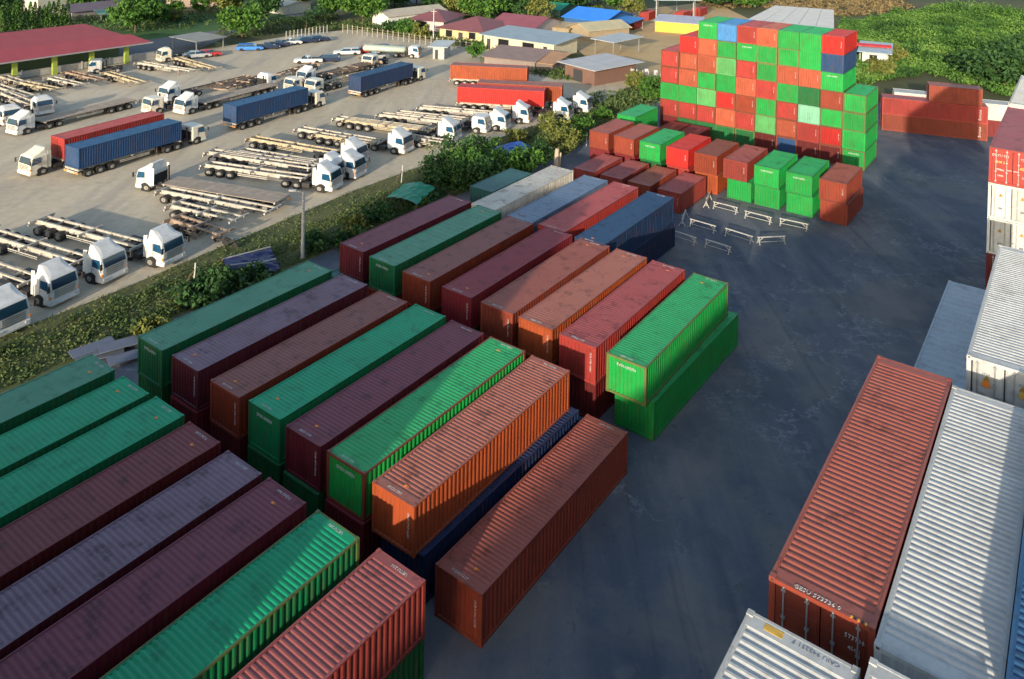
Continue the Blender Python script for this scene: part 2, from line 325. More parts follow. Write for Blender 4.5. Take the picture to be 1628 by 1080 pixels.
def sheet(name, pts, z, mat, label=None):      # pts in (u, v)
    me = bpy.data.meshes.new(name); me.from_pydata([tuple(W(u, v, z)) for u, v in pts], [], [list(range(len(pts)))]); me.materials.append(mat)
    if me.polygons[0].normal.z < 0: me.flip_normals()
    o = link(bpy.data.objects.new(name, me)); tag(o, label, name.replace('_', ' '), kind='structure'); return o
sheet('ground', [(-900, -900), (-900, 900), (900, 900), (900, -900)], -.012, ground_mat('scrub_ground', (.05, .075, .022), (.12, .11, .05), (.035, .05, .02), .02, .15), 'open scrubby land stretching to the far distance')
sheet('asphalt_yard', [(-60, -52.5), (62, -50.5), (80, -49), (108, -54), (132, -38), (126, 5), (126, 60), (-60, 60)], -.004,
      ground_mat('dark_asphalt', (.084, .104, .142), (.108, .128, .162), (.122, .134, .156), .06, .3, .8, 4, [(TH, .35, .05, .46, .64, (.165, .17, .185), .6), (TH-1.0, .3, .07, .5, .68, (.050, .068, .10), .7), (.4, .12, .12, .49, .60, (.17, .165, .155), .55), (.9, .22, .22, .52, .60, (.062, .078, .105), .45), (0, 1.1, 1.1, .62, .70, (.05, .06, .08), .7), (TH+.15, .9, .03, .60, .68, (.05, .058, .075), .4), (2.1, .5, .5, .60, .68, (.18, .175, .17), .3)], .3, (.40, .42, .46)), 'dark worn asphalt between the container rows')
sheet('gravel_yard', [(-30, -58.3), (30, -57.8), (56, -59.5), (84, -58.8), (101, -57.5), (118, -60), (127, -72), (129, -88), (133, -104), (137, -128), (112, -136), (80, -135.4), (52, -135), (-30, -135)], .002,
      ground_mat('pale_gravel', (.50, .43, .31), (.57, .50, .38), (.43, .37, .28), .03, .12, .95, 1.2, [(TH, .3, .03, .5, .7, (.33, .30, .25), .8), (TH-.3, .25, .03, .5, .66, (.54, .48, .36), .7), (TH-1.5, .3, .06, .54, .66, (.30, .29, .25), .5), (0, .5, .5, .60, .68, (.28, .26, .22), .5)], .15), 'pale packed gravel of the lorry park')
sheet('verge', [(-30, -58.6), (30, -58.1), (56, -59.9), (84, -59.2), (101, -58.), (118, -60.5), (128, -52), (108, -53.5), (80, -48.6), (62, -50.), (-60, -52.)], -.008,
      ground_mat('verge_soil', (.075, .10, .035), (.14, .14, .06), (.055, .08, .03), .12, .5, .95, 4), 'strip of rough grass between the two yards')
sheet('dirt_lot', [(117, -60), (120, -44), (136, -38), (190, -62), (230, -92), (200, -100), (160, -96), (138, -84), (128, -74)], -.004,
      ground_mat('sandy_dirt', (.55, .40, .21), (.50, .35, .18), (.40, .30, .17), .05, .2, .95, 2), 'sandy lot behind the tall container stack')
sheet('road', [(76, -136.5), (88, -136.5), (120, -158), (175, -152), (210, -146), (210, -152), (170, -160), (120, -168), (84, -152), (72, -156), (60, -190), (50, -190), (62, -140), (74, -140)], .0,
      ground_mat('grey_road', (.20, .20, .20), (.16, .16, .17), (.14, .14, .14), .05, .3, .9), 'grey lane behind the lorry park')
sheet('lawn', [(86, -153), (122, -152), (128, -162), (100, -190), (80, -186)], .004, ground_mat('green_lawn', (.045, .12, .03), (.07, .15, .04), (.035, .08, .025), .08, .4), 'smooth green lawn beyond the lane')

# ------------------------------------------------------------------ containers: the rows on the left
RN = {'D': 'nearest double-stacked row', 'C': 'second double-stacked row', 'A': 'third double-stacked row', 'B': 'fourth double-stacked row'}
GRP = {'D': 'containers of the nearest row', 'C': 'containers of the middle row', 'A': 'containers of the third row', 'B': 'containers of the fourth row'}
rows = [
 ('D', 9.8, [(-43.7, 'dullteal', 0), (-40.35, 'teal', 0), (-37.4, 'teal', .1), (-34.35, 'darkmaroon', 0), (-31.2, 'grayplum', -.1), (-28.35, 'plum', -.05), (-25.2, 'teal', 0), (-21.85, 'pinkbrown', .1)]),
 ('C', 24.45, [(-43.4, 'dullteal', 0), (-40.1, 'grayplum', .1), (-36.5, 'brown', .05), (-33.5, 'teal', .2), (-30.5, 'plum', .1), (-27.6, 'green', .1), (-24.6, 'orange', 0)]),
 ('A', 39.5, [(-43.8, 'plum', .4), (-40.55, 'dullteal', .2), (-37.2, 'brown', 0), (-33.7, 'maroon', 0), (-30.5, 'rust', 0), (-27.55, 'orange', 0), (-24.6, 'red', -.1), (-21.5, 'green', -.1)]),
 ('B', 51.75, [(-41.2, 'cream', .1), (-37.4, 'steel', -.2), (-34.45, 'red', .0), (-30.95, 'sidenavy', -.3)]),
]
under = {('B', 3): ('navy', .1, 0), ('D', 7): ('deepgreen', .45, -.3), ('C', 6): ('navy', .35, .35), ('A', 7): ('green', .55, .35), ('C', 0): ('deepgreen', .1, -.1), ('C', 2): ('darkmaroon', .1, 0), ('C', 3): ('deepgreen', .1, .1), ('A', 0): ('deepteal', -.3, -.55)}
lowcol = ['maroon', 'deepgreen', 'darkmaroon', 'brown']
twist = {('A', 7): 1.0, ('C', 6): .7}
for key, u0, lst in rows:
    for i, (v, c, du) in enumerate(lst):
        n = len(lst); where = ORD[i]+' from left' if i < n-1 else 'rightmost'
        lab = '%s upper container, %s in the %s' % (name_color(c), where, RN[key])
        kw = {}
        if c in ('green', 'teal') or (c == 'dullteal' and key != 'D'): kw['text'] = 'EVERGREEN'
        else: kw['stripe'] = rc.choice(CODES)+'3 45G1'
        container(u0, v, HC+.004, c, lab, group=GRP[key], du=du, flatroof=(c in ('cream', 'steel') or (key, i) in (('D', 0), ('A', 1))), tilt=R(rc.uniform(-.35, .35)), frame={('C', 5): 'framered', ('A', 7): 'framegreen', ('D', 6): 'framegreen', ('B', 0): 'cream'}.get((key, i)), **kw)
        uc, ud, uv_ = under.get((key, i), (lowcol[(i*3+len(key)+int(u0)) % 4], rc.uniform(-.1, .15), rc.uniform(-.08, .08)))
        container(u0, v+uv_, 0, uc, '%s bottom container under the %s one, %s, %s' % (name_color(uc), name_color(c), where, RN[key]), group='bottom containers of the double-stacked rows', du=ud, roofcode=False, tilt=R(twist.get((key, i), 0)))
container(24.8, -21.25, 0, 'rust', 'reddish brown container standing alone on the asphalt beside the green pair', group=None, stripe='FSCU 790 3 45G1', code='TGHU 617')
container(54.9, -43.8, HC+.004, 'deepteal', 'dark teal short container with flat roof beside the bushes and the cream one', flatroof=True, roofcode=False, L=6.06)
container(54.9, -43.8, 0, 'deepteal', 'dark teal short container at ground level under the other dark teal one', flatroof=True, roofcode=False, L=6.06)

# short containers before the tall stack
S = [(-42.95, 'pinkbrown'), (-39.8, 'pinkbrown'), (-36.7, 'rust'), (-33.5, 'pinkbrown')]
for i, (v, c) in enumerate(S):
    container(70.9, v, 0, c, '%s short container, %s from left in the front rank of four single ones' % (name_color(c), ORD[i]), L=6.06, H=HS, group='front rank of short containers', stripe='CAXU 942', roofcode=False)
T = [('rust', 'maroon'), ('rust', 'maroon'), ('green', 'deepgreen'), ('brightred', 'red'), ('brown', 'orange'), ('pinkbrown', 'green'), ('green', 'green'), ('green', 'green'), ('rust', 'rust')]
for i, (c, c2) in enumerate(T):
    v = -45.2+3.11*i; kw = dict(text='EVERGREEN') if c == 'green' else dict(stripe='GESU 573')
    container(77.9, v, HS+.004, c, '%s upper short container, %s from left in the rank of nine pairs' % (name_color(c), ORD[i]), L=6.06, H=HS, group='upper short containers of the nine pairs', roofcode=False, tilt=R(rc.uniform(-.5, .5)), **kw)
    container(77.9, v+(.45 if i == 5 else .12), 0, c2, '%s lower short container, %s from left in the rank of nine pairs' % (name_color(c2), ORD[i]), L=6.06, H=HS, group='lower short containers of the nine pairs', roofcode=False)
for lv in (0, 1): container(86.0, -46.1, lv*(HS+.004), 'green', 'green short container %s beside the left end of the tall stack' % ('standing on the ground' if lv == 0 else 'on top of the pair'), L=6.06, H=HS, roofcode=False)
container(88.0, -42.6, 0, 'darkmaroon', 'dark maroon short container in the gap before the tall stack, left one', L=6.06, H=HS, roofcode=False)
container(88.0, -40.0, 0, 'plum', 'plum short container in the gap before the tall stack, right one', L=6.06, H=HS, roofcode=False)

# the tall wall of short containers: columns left to right, levels bottom to top
HW = 2.086
wall = ['m r g r r', 'd r g o o R', 'd r l g o o g', 'd o R g l g u', 'd r n o r g r', 'm l g r g g o', 'b o r g o g g', 'm r t d o g g', 'm R g s g k R', 'g g g g']
wc = dict(m='darkmaroon', r='red', g='green', o='terracotta', R='brightred', l='palegreen', u='skyblue', n='brown', b='blue', t='mint', d='deepgreen', s='rust', k='blue')
LV = ['bottom', 'second', 'third', 'fourth', 'fifth', 'sixth', 'top']
for ci, col in enumerate(wall):
    cc = col.split(); v = -44.95+2.49*ci
    for lv, k in enumerate(cc):
        c = wc[k]; kw = {}
        if k in 'roRnms': kw['stripe'] = 'DRYU 9215'
        elif (ci, lv) in ((8, 4), (2, 6), (9, 0), (4, 5)): kw['text'] = 'EVERGREEN'
        lvn = 'top one' if lv == len(cc)-1 else LV[lv]+' level up' if lv else 'bottom one'
        container(95.4, v, lv*(HW+.004), c, '%s container, %s, %s column from left in the tall stack' % (name_color(c), lvn, ORD[ci]),
                  L=6.06, H=HW, group='containers of the tall stack', roofcode=False, frame=(('framegreen' if c in ('green', 'palegreen', 'mint', 'deepgreen') else 'framered') if rc.random() < .55 else None), du=rc.uniform(-.06, .06), tilt=R(rc.uniform(-.4, .4)), **kw)

# long red containers lying crosswise at the far end of the asphalt
h2 = R(110.8); base = Vector((G(1404, 207)+G(1570, 225))*.5); d2 = Vector((sin(h2), cos(h2), 0)); n2 = Vector((-cos(h2), sin(h2), 0))*-1
n2 = Vector((d2.y, -d2.x, 0)); n2 = n2 if n2.dot(FW) > 0 else -n2
for lv, c in ((0, 'rust'), (1, 'red')):
    container(0, 0, 0, c, '%s container lying crosswise at the far end of the asphalt, %s' % (name_color(c), ('lower one', 'upper one')[lv]), heading=h2, center=base+n2*1.22-d2*.1+Vector((0, 0, lv*(HC+.004))), roofcode=False, flip=False)
    container(0, 0, 0, 'maroon', 'maroon container lying crosswise under the white one further right behind the red ones', heading=h2, center=base+n2*3.6+d2*10.6+Vector((0, 0, lv*(HC+.004))), roofcode=False) if lv == 0 else \
    container(0, 0, 0, 'white', 'white container lying crosswise on a maroon one at the right edge', heading=h2, center=base+n2*3.6+d2*10.6+Vector((0, 0, HC+.004)), roofcode=False)
container(0, 0, 0, 'rust', 'short reddish container lying crosswise as third level on the red ones', L=6.06, heading=h2, center=base+n2*1.3+d2*2.3+Vector((0, 0, 2*(HC+.004))), roofcode=False)
container(0, 0, 0, 'white', 'white short container behind the crosswise red ones', L=6.06, heading=h2, center=base+n2*4.2-d2*1.5+Vector((0, 0, HC+.25)), roofcode=False, flatroof=True)
container(0, 0, 0, 'maroon', 'maroon short container under the white short one behind the crosswise reds', L=6.06, heading=h2, center=base+n2*4.2-d2*1.5, roofcode=False, flatroof=True)
fl = []
for lv in (0, 1):
    for k, (s, sz) in enumerate((('florens', .5),)):
        o = place('lettering', text_mesh(s, sz), None, None); fl.append(o)
        cpar = [x for x in sc.objects if x.name.startswith('shipping_container') and x.get('label', '').startswith(('rusty brown container lying crosswise at', 'red container lying crosswise at')[lv])][0]
        o.parent = cpar; side = 1 if (Matrix.Rotation(-h2, 3, 'Z') @ Vector((1, 0, 0))).dot(FW) < 0 else -1
        o.location = (side*(CW/2+.004), 12.19/2-.9, HC*.5); o.rotation_euler = (pi/2, pi/2 if side < 0 else -pi/2, side*pi/2)

# ------------------------------------------------------------------ high stacks on the right
def stack(u, v, colors, where, L=12.19, dz=HC+.004, du=None, z0=0, **top):
    n = len(colors)
    for lv, c in enumerate(colors):
        last = lv == n-1; seen = top.get('seen', ())
        kw = dict(rods=lv in seen, flip=(lv in seen) or top.get('flip', False))
        container(u+(rc.uniform(-.05, .05) if not last else 0), v, z0+lv*dz, c, ('%s container on top of %s' if last else '%s container, '+ORD[lv]+' from ground in %s') % (name_color(c), where), L=L, group='containers of the high stacks',
                  roofcode=last and top.get('roofcode', False), detail=last or lv in seen, flatroof=top.get('flatroof', False) and last, **kw)
stack(19.75, -6.1, ['brown', 'maroon', 'green', 'brown', 'maroon', 'rust'], 'the near stack of six beside the asphalt', seen=(5,))
stack(19.35, -3.6, ['green', 'brown', 'white', 'maroon', 'white', 'white'], 'the stack right beside the red brown roof')
stack(6.1, -6.1, ['maroon', 'brown', 'white', 'maroon', 'green', 'white'], 'the nearest stack at the bottom edge', z0=.22)
stack(6.3, -3.5, ['maroon', 'brown', 'navy', 'maroon', 'green', 'white'], 'the nearest stack out to the right', z0=.42)
stack(19.2, -1.1, ['brown', 'navy', 'maroon', 'navy', 'navy', 'blue'], 'the blue stack at the right edge', z0=.6)
stack(6.4, -.6, ['brown', 'navy', 'maroon', 'navy', 'navy', 'blue'], 'the blue stack right of the camera', z0=.3)
stack(34.0, -3.45, ['brown', 'white', 'maroon', 'green', 'white', 'white'], 'the stack with tall white doors', seen=(5,))
stack(38.6, -6.15, ['maroon', 'brown', 'green', 'greyblue'], 'the lower stack with the flat pale roof', flatroof=True)
stack(56.3, -4.85, ['maroon', 'brown', 'maroon', 'darkmaroon', 'white', 'white', 'red'], 'the red doored tall stack at the right edge', seen=(3, 4, 5, 6), flatroof=True)
stack(69.2, -4.85, ['maroon', 'brown', 'maroon', 'maroon', 'white', 'white', 'white', ], 'the tall stack behind the red doored one', z0=.15)
for k, uu in enumerate((-44.4, -32, -19.6, -7.2)):
    stack(uu, -5.6, ['brown', 'maroon', 'green', 'brown', 'white', 'navy', 'maroon'], 'stack number %s of the row behind the camera' % ORD[k])
# writing on the door end of the big red brown container, and stickers
def on(label_start): return [x for x in sc.objects if x.type == 'EMPTY' and x.get('label', '').startswith(label_start)][0]
rb = on('rusty brown container on top of the near stack of six')
place('lettering', text_mesh('GESU 573736 0', .17), rb, None, (.1, 12.19/2-.10, HC+.0), (0, 0, pi))
place('lettering', text_mesh('573736', .15), rb, None, (-.78, 12.19/2+.022-.03, HC*.78), (pi/2, 0, pi))
place('lettering', text_mesh('45G1', .13), rb, None, (-.78, 12.19/2+.022-.03, HC*.66), (pi/2, 0, pi))
def sticker(par, name, pts, mat):
    b = MB(); b.add(pts, [tuple(range(len(pts)))]); return b.build(name, mat, par)
st = flat('warning_stripe', (.75, .42, .03), .5, var=.05)
for i in range(6):
    x = -.72-.08*i; b = MB(); b.box(x, x+.045, 12.19/2-.075, 12.19/2+.004, HC-.006, HC-.001); b.build('warning_stripe', st if i % 2 == 0 else M['black'], rb)
wt = on('white container on top of the nearest stack at the bottom')
b = MB(); b.box(-.78, -.36, 12.19/2-.30, 12.19/2-.12, HC-.018, HC-.009); b.build('sticker', M['yellow'], wt)
mkm = flat('faded_black_lettering', (.16, .17, .2), .6)
o = place('lettering', text_mesh('CAIU 942251 7', .16).copy(), wt, None, (.35, 12.19/2-.2, HC-.012), (0, 0, pi)); o.data.materials[0] = mkm
wd = on('white container on top of the stack with tall white doors')
for x in (.58, -.58):
    b = MB(); b.box(x-.13, x+.13, 12.19/2-.002, 12.19/2+.006, HC*.55, HC*.62); b.cyl((x, 12.19/2-.002, HC*.6), (x, 12.19/2+.007, HC*.6), .13, 14); b.build('sticker', M['orange'] if x > 0 else M['yellow'], wd)
    o = place('lettering', text_mesh('STAR', .12).copy(), wd, None, (x, 12.19/2+.0, HC*.76), (pi/2, 0, pi)); o.data.materials[0] = mkm

rd = on('red container on top of the red doored')
yl = flat('worn_yellow_lettering', (.7, .5, .15), .6, var=.2)
for k, (x, z, t_, sz) in enumerate(((.62, .80, 'DRYU 921', .2), (.62, .62, '538 2', .2), (.62, .40, '30480', .17), (.62, .24, '3880', .17), (-.62, .78, '921 4', .2), (-.62, .52, '45G1', .24), (-.62, .28, '26.6', .17))):
    o = place('lettering', text_mesh(t_, sz).copy(), rd, None, (x, 12.19/2+.002, HC*z), (pi/2, 0, pi)); o.data.materials[0] = yl if k in (1, 5) else M['letter']
for lb_ in ('white container, sixth from ground in the red doored', 'white container, fifth from ground in the red doored', 'white container on top of the stack with tall'):
    wo = on(lb_)
    for x in (-1.06, -.02, 1.02): b = MB(); b.box(x, x+.04, 12.19/2-.028, 12.19/2-.0, .16, HC-.14); b.build('door_gasket', M['black'], wo)
    for x in (.56, -.56): b = MB(); z0 = HC*.66; b.add([(x-.12, 12.19/2+.003, z0), (x+.12, 12.19/2+.003, z0), (x, 12.19/2+.003, z0+.2)], [(0, 1, 2), (2, 1, 0)]); b.build('warning_triangle', M['yellow'], wo); b = MB(); b.box(x-.1, x+.1, 12.19/2-.001, 12.19/2+.004, HC*.3, HC*.36); b.build('data_plate', mkm, wo)
# unseen block in warehouse form, added left of the frame to shade the near rows
shade_block = empty('warehouse', W(-3, -29.7, 0), -TH); tag(shade_block, 'tall grey unseen block added left of the picture to shade the near rows', 'warehouse')
b = MB(); corr(b, (10, -6, 0), (0, 1, 0), (1, 0, 0), (0, 0, 1), 11.9, 16.1, 1.0, .1); corr(b, (-10, -6, 0), (0, 1, 0), (-1, 0, 0), (0, 0, 1), 11.9, 16.1, 1.0, .1)
corr(b, (-10, -6, 0), (1, 0, 0), (0, -1, 0), (0, 0, 1), 20, 16.1, 1.0, .1); corr(b, (-10, 5.9, 0), (1, 0, 0), (0, 1, 0), (0, 0, 1), 20, 16.1, 1.0, .1); b.build('wall', M['conc'], shade_block)
b = MB(); b.box(-10.1, 10.1, -6.1, 6.0, 16.1, 16.25); b.build('roof', M['steel'], shade_block); b = MB(); b.box(-3, 3, 6.0, 6.1, 0, 5); b.build('door', M['bluev'], shade_block)

# support trestles on the asphalt
def trestle(label, a, b_, ):
    A, B = G(*a), G(*b_); d = B-A; L = d.length; e = empty('trestle', (A+B)/2, math.atan2(d.y, d.x)); tag(e, label, 'trestle', 'white steel trestles on the asphalt'); L = max(2.2, min(2.6, L))
    t = MB(); t.box(-L/2, L/2, -.05, .05, .54, .61); t.bar((-L/2+.05, 0, .15), (L/2-.05, 0, .15), .035); t.build('crossbeam', M['trest'], e)
    for s in (-1, 1):
        t = MB(); x = s*(L/2-.12)
        t.bar((x, 0, .54), (x, -.26, 0), .055); t.bar((x, 0, .54), (x, .26, 0), .055); t.bar((x, -.15, .22), (x, .15, .22), .04); t.bar((x, 0, .22), (x-s*.42, 0, .54), .05)
        t.box(x-.08, x+.08, -.32, -.2, 0, .02); t.box(x-.08, x+.08, .2, .32, 0, .02); t.build('leg', M['trest'], e)
TR = [((1134, 330), (1173, 340), 'nearest the orange brown post, leftmost under the green containers'), ((1184, 345), (1227, 356), 'in the lit patch, second along the green containers'), ((1239, 357), (1285, 367), 'third along the green containers, rightmost of that line'),
      ((1097, 358), (1138, 370), 'left one of the middle line'), ((1153, 373), (1197, 387), 'right one of the middle line'), ((1068, 376), (1107, 389), 'left one of the line nearest us'), ((1121, 391), (1162, 404), 'right one of the line nearest us'), ((1204, 388), (1248, 386), 'set askew in the sunlit streak')]
for a, b_, lb in TR: trestle('white steel trestle '+lb, a, b_)
for p, lb in (((1122, 332), 'seen end-on beside the short red container'), ((1084, 360), 'seen end-on in shade under the short red container corner'), ((1052, 376), 'seen end-on next to the navy container')):
    q = G(*p); trestle('white steel trestle '+lb, p, (lambda x: (x[0]+6, x[1]-17))(p))
# ------------------------------------------------------------------ lorries and trailers
def rrect(x0, x1, hw, z, r=.12, fr=None):
    """rounded rectangle ring in plan at height z"""
    fr = r if fr is None else fr; out = []
    for cx, cy, rad, a0 in ((x1-fr, hw-fr, fr, 0), (x0+r, hw-r, r, 90), (x0+r, -hw+r, r, 180), (x1-fr, -hw+fr, fr, 270)):
        for k in range(3):
            a = R(a0+45*k); out.append((cx+rad*cos(a), cy+rad*sin(a), z))
    return out
def wheel_mesh(r=.5, w=.28):
    b = MB(); b.cyl((0, -w/2, r), (0, w/2, r), r, 16); return b
def hub_mesh(r=.5, w=.28):
    b = MB(); b.cyl((0, -w/2-.012, r), (0, w/2+.012, r), r*.52, 12); b.cyl((0, -w/2-.07, r), (0, w/2+.07, r), r*.2, 8); return b
def add_wheel(par, x, y, r=.5, w=.28, n='wheel', rim=True):
    o = place(n, mk(('tyre', r, w), lambda: wheel_mesh(r, w), [M['black']]), par, None, (x, y, 0))
    if rim: place('rim', mk(('rim', r, w), lambda: hub_mesh(r, w), [M['hub']]), o)
    return o
def cab_mb(fair):
    b = MB()
    s = [rrect(-2.15, -.02, 1.16, .55), rrect(-2.15, 0, 1.2, .8), rrect(-2.15, 0, 1.2, 1.75), rrect(-2.15, -.03, 1.2, 1.95), rrect(-2.15, -.26, 1.17, 2.75), rrect(-2.12, -.42, 1.08, 2.92, .15, .25)]
    if fair == 'high': s += [rrect(-2.10, -.75, 1.02, 3.08, .15, .35), rrect(-2.10, -1.35, .95, 3.5, .15, .4), rrect(-2.10, -1.75, .85, 3.75, .12, .18)]
    elif fair == 'mid': s += [rrect(-2.0, -.75, .95, 3.1, .15, .3), rrect(-1.95, -1.3, .8, 3.3, .15, .2)]
    b.loft(s); b.box(-2.25, -2.1, -1.1, 1.1, .9, 2.7)
    if fair == 'high':
        for y in (-1, 1): b.hexa([(-2.55, y*1.14-.02, .9), (-2.1, y*1.14-.02, .9), (-2.1, y*1.14+.02, .9), (-2.55, y*1.14+.02, .9), (-2.55, y*1.1-.02, 3.2), (-2.1, y*1.1-.02, 3.3), (-2.1, y*1.1+.02, 3.3), (-2.55, y*1.1+.02, 3.2)])
    return b
def wind_mb():
    b = MB(); b.hexa([(-.12, -1.0, 1.9), (.0, -1.0, 1.9), (.0, 1.0, 1.9), (-.12, 1.0, 1.9), (-.36, -.98, 2.68), (-.215, -.98, 2.68), (-.215, .98, 2.68), (-.36, .98, 2.68)])
    return b
def side_mb(s):
    b = MB(); y = s*1.195; y0, y1 = sorted((y, s*1.212)); b.hexa([(-1.28, y0, 1.82), (-.12, y0, 1.68), (-.12, y1, 1.68), (-1.28, y1, 1.82), (-1.25, y0-.01*s, 2.6), (-.36, y0-.01*s, 2.6), (-.36, y1-.01*s, 2.6), (-1.25, y1-.01*s, 2.6)])
    return b
def grille_mb():
    b = MB()
    for i in range(4): b.box(.0, .035, -.85, .85, .98+.2*i, 1.09+.2*i)
    return b
def bumper_mb():
    b = MB(); b.loft([rrect(-.9, .10, 1.22, .35, .1, .12), rrect(-.9, .12, 1.24, .5, .1, .12), rrect(-.9, .06, 1.22, .82, .1, .12)]); return b
def mirror_mb(s):
    b = MB(); b.bar((-.2, s*1.15, 2.5), (.15, s*1.4, 2.4), .04); b.bar((-.2, s*1.15, 1.9), (.15, s*1.4, 1.95), .04); b.box(.1, .2, s*1.42-.1, s*1.42+.1, 1.85, 2.45); return b
def chassis_mb(L=5.9):
    b = MB()
    for y in (-.42, .42): b.box(-L, -.3, y-.05, y+.05, .62, .88)
    for x in (-2.6, -3.6, -L+.1): b.box(x-.06, x+.06, -.4, .4, .66, .84)
    b.box(-3.35, -2.5, -1.15, -.55, .4, .95); b.cyl((-3.4, .85, .7), (-2.5, .85, .7), .3, 10); b.cyl((-4.35, -.45, .97), (-4.35, .45, .97), .12, 8); b.box(-4.75, -3.95, -.45, .45, .9, .98)
    for y in (-1.02, 1.02): b.box(-5.95, -3.35, y-.24, y+.24, 1.02, 1.06) if L > 5.5 else b.box(-4.9, -3.7, y-.22, y+.22, 1.02, 1.06)
    b.bar((-2.4, -.75, .9), (-2.4, -.75, 2.9), .14); return b
def tractor(e, mat, fair='high', axles=2):
    cab = place('cab', mk(('cab', fair), lambda: cab_mb(fair), [ph]), e, mat); cab.scale = (.86, .93, .96)
    place('windscreen', mk(('windscreen',), wind_mb, [M['glass']]), cab)
    for s in (-1, 1):
        place('side_window', mk(('side_window', s), lambda: side_mb(s), [M['bluegl']]), cab)
        place('mirror', mk(('mirror', s), lambda: mirror_mb(s), [M['dark']]), cab)
        b = lambda: (lambda q: (q.box(.02, .13, s*.95-.17, s*.95+.17, .58, .78), q)[1])(MB())
        place('headlight', mk(('headlight', s), b, [M['letter']]), cab)
    b = lambda: (lambda q: ([q.cyl((-1.35, s_*1.0, .52), (-1.35, s_*1.215, .52), .66, 18) for s_ in (-1, 1)], q.box(-.45, .02, -1.215, -1.0, .36, .55), q.box(-.1, .06, -1.0, 1.0, 1.86, 1.9), q.box(-2.3, -2.16, -1.05, 1.05, .9, 2.2), q)[-1])(MB())
    place('wheel_arch', mk(('wheel_arch',), b, [M['black']]), cab)
    b = lambda: (lambda q: ([q.box(-.14, .03, s_*1.16-.06, s_*1.16+.06, 1.0, 1.22) for s_ in (-1, 1)], q.box(.03, .05, -.3, .3, .60, .72), q)[-1])(MB())
    place('corner_lamp', mk(('corner_lamp',), b, [M['orange']]), cab)
    b = lambda: (lambda q: ([q.bar((-1.32, s_*1.208, .9), (-1.32, s_*1.208, 2.6), .015, .02) or q.bar((-.12, s_*1.208, .9), (-.12, s_*1.208, 1.7), .015, .02) or q.box(-1.2, -1.05, s_*1.215-.01, s_*1.215+.01, 1.55, 1.6) for s_ in (-1, 1)], q)[-1])(MB())
    place('door_seam', mk(('door_seam',), b, [M['dark']]), cab)
    place('grille', mk(('grille',), grille_mb, [M['chrome']]), cab)
    place('bumper', mk(('bumper',), bumper_mb, [ph]), cab, mat)
    place('chassis', mk(('chassis', axles), lambda: chassis_mb(5.9 if axles == 2 else 4.9), [M['dark']]), e)
    for y in (-1.03, 1.03): add_wheel(e, -1.35, y)
    for x in ((-3.95, -5.25) if axles == 2 else (-4.3,)):
        for y in (-.98, .98): add_wheel(e, x, y, .5, .5)
def trailer_rails_mb(L, rail=0):
    b = MB()
    for y in (-.5, .5):
        b.box(-L, -3.0, y-.03, y+.03, .86, 1.27); b.box(-3.0, 0, y-.03, y+.03, 1.10, 1.27); b.box(-L, 0, y-.085, y+.085, 1.27, 1.31); b.box(-L, -3.0, y-.085, y+.085, .82, .86)
    for i in range(7):
        x = -L+.3+(L-.5)*i/6; b.box(x-.04, x+.04, -.47, .47, 1.02, 1.2)
    for x in (-L+.12, -.15, -L*.5): b.box(x-.09, x+.09, -1.19, 1.19, 1.12, 1.35)
    b.box(-L-.05, -L+.03, -1.19, 1.19, .72, 1.0)
    for y in (-1.1, 1.1): b.box(-L*.62, -L*.33, y-.02, y+.02, .66, .76); b.box(-L*.62, -L*.33, y-.02, y+.02, .88, .98); [b.bar((-L*k, y*.5, 1.05), (-L*k, y, .66), .05) for k in (.35, .48, .6)]
    return b
def axle_mb(L, n):
    b = MB()
    for k in range(n): b.cyl((-L+1.15+1.3*k, -1.1, .5), (-L+1.15+1.3*k, 1.1, .5), .08, 6)
    b.box(-L*.55, -L*.42, -.4, .4, .62, .95); b.cyl((-L*.66, -.8, .8), (-L*.66, .8, .8), .16, 8); b.box(-L+.5, -L+1.9+1.3*(n-1), -.46, .46, .70, .90)
    b.box(-L+.6, -L+1.8+1.3*(n-1), -.52, -.38, .62, .98); b.box(-L+.6, -L+1.8+1.3*(n-1), .38, .52, .62, .98)
    for k in range(n):
        for y in (-.98, .98): pass
    return b
def deck_mb(L):
    b = MB(); b.box(-L, .1, -1.22, 1.22, 1.305, 1.38)
    for i in range(int(L/.9)): b.box(-L+.9*i+.42, -L+.9*i+.45, -1.2, 1.2, 1.38, 1.39, 0)
    return b
def trailer(e, L=12.3, x0=-3.9, mat='railw', n=3, deck=None, legs=True, guard=None):
    t = place('trailer_frame', mk(('trailer_frame', L), lambda: trailer_rails_mb(L), [ph]), e, M[mat], (x0, 0, 0))
    place('axle', mk(('axle', L, n), lambda: axle_mb(L, n), [M['dark']]), e, None, (x0, 0, 0))
    for k in range(n):
        for y in (-.95, .95): add_wheel(e, x0-L+1.15+1.3*k, y, .5, .52)
    b = lambda: (lambda q: (q.bar((0, 0, .1), (0, 0, 1.1), .1), q.box(-.12, .12, -.15, .15, 0, .08), q.bar((0, 0, .4), (-.5, 0, 1.1), .05), q)[3])(MB())
    if legs:
        for y in (-.7, .7): place('landing_leg', mk(('landing_leg',), b, [M['railb']]), e, None, (x0-2.9, y, 0))
    b = lambda: (lambda q: (q.box(-.03, .03, -1.15, -.65, .78, .95), q.box(-.03, .03, .65, 1.15, .78, .95), q)[2])(MB())
    place('rear_lamp', mk(('rear_lamp',), b, [M['orange']]), e, None, (x0-L-.075, 0, 0))
    if deck: place('deck', mk(('deck', L), lambda: deck_mb(L), [ph]), e, M[deck], (x0, 0, 0))
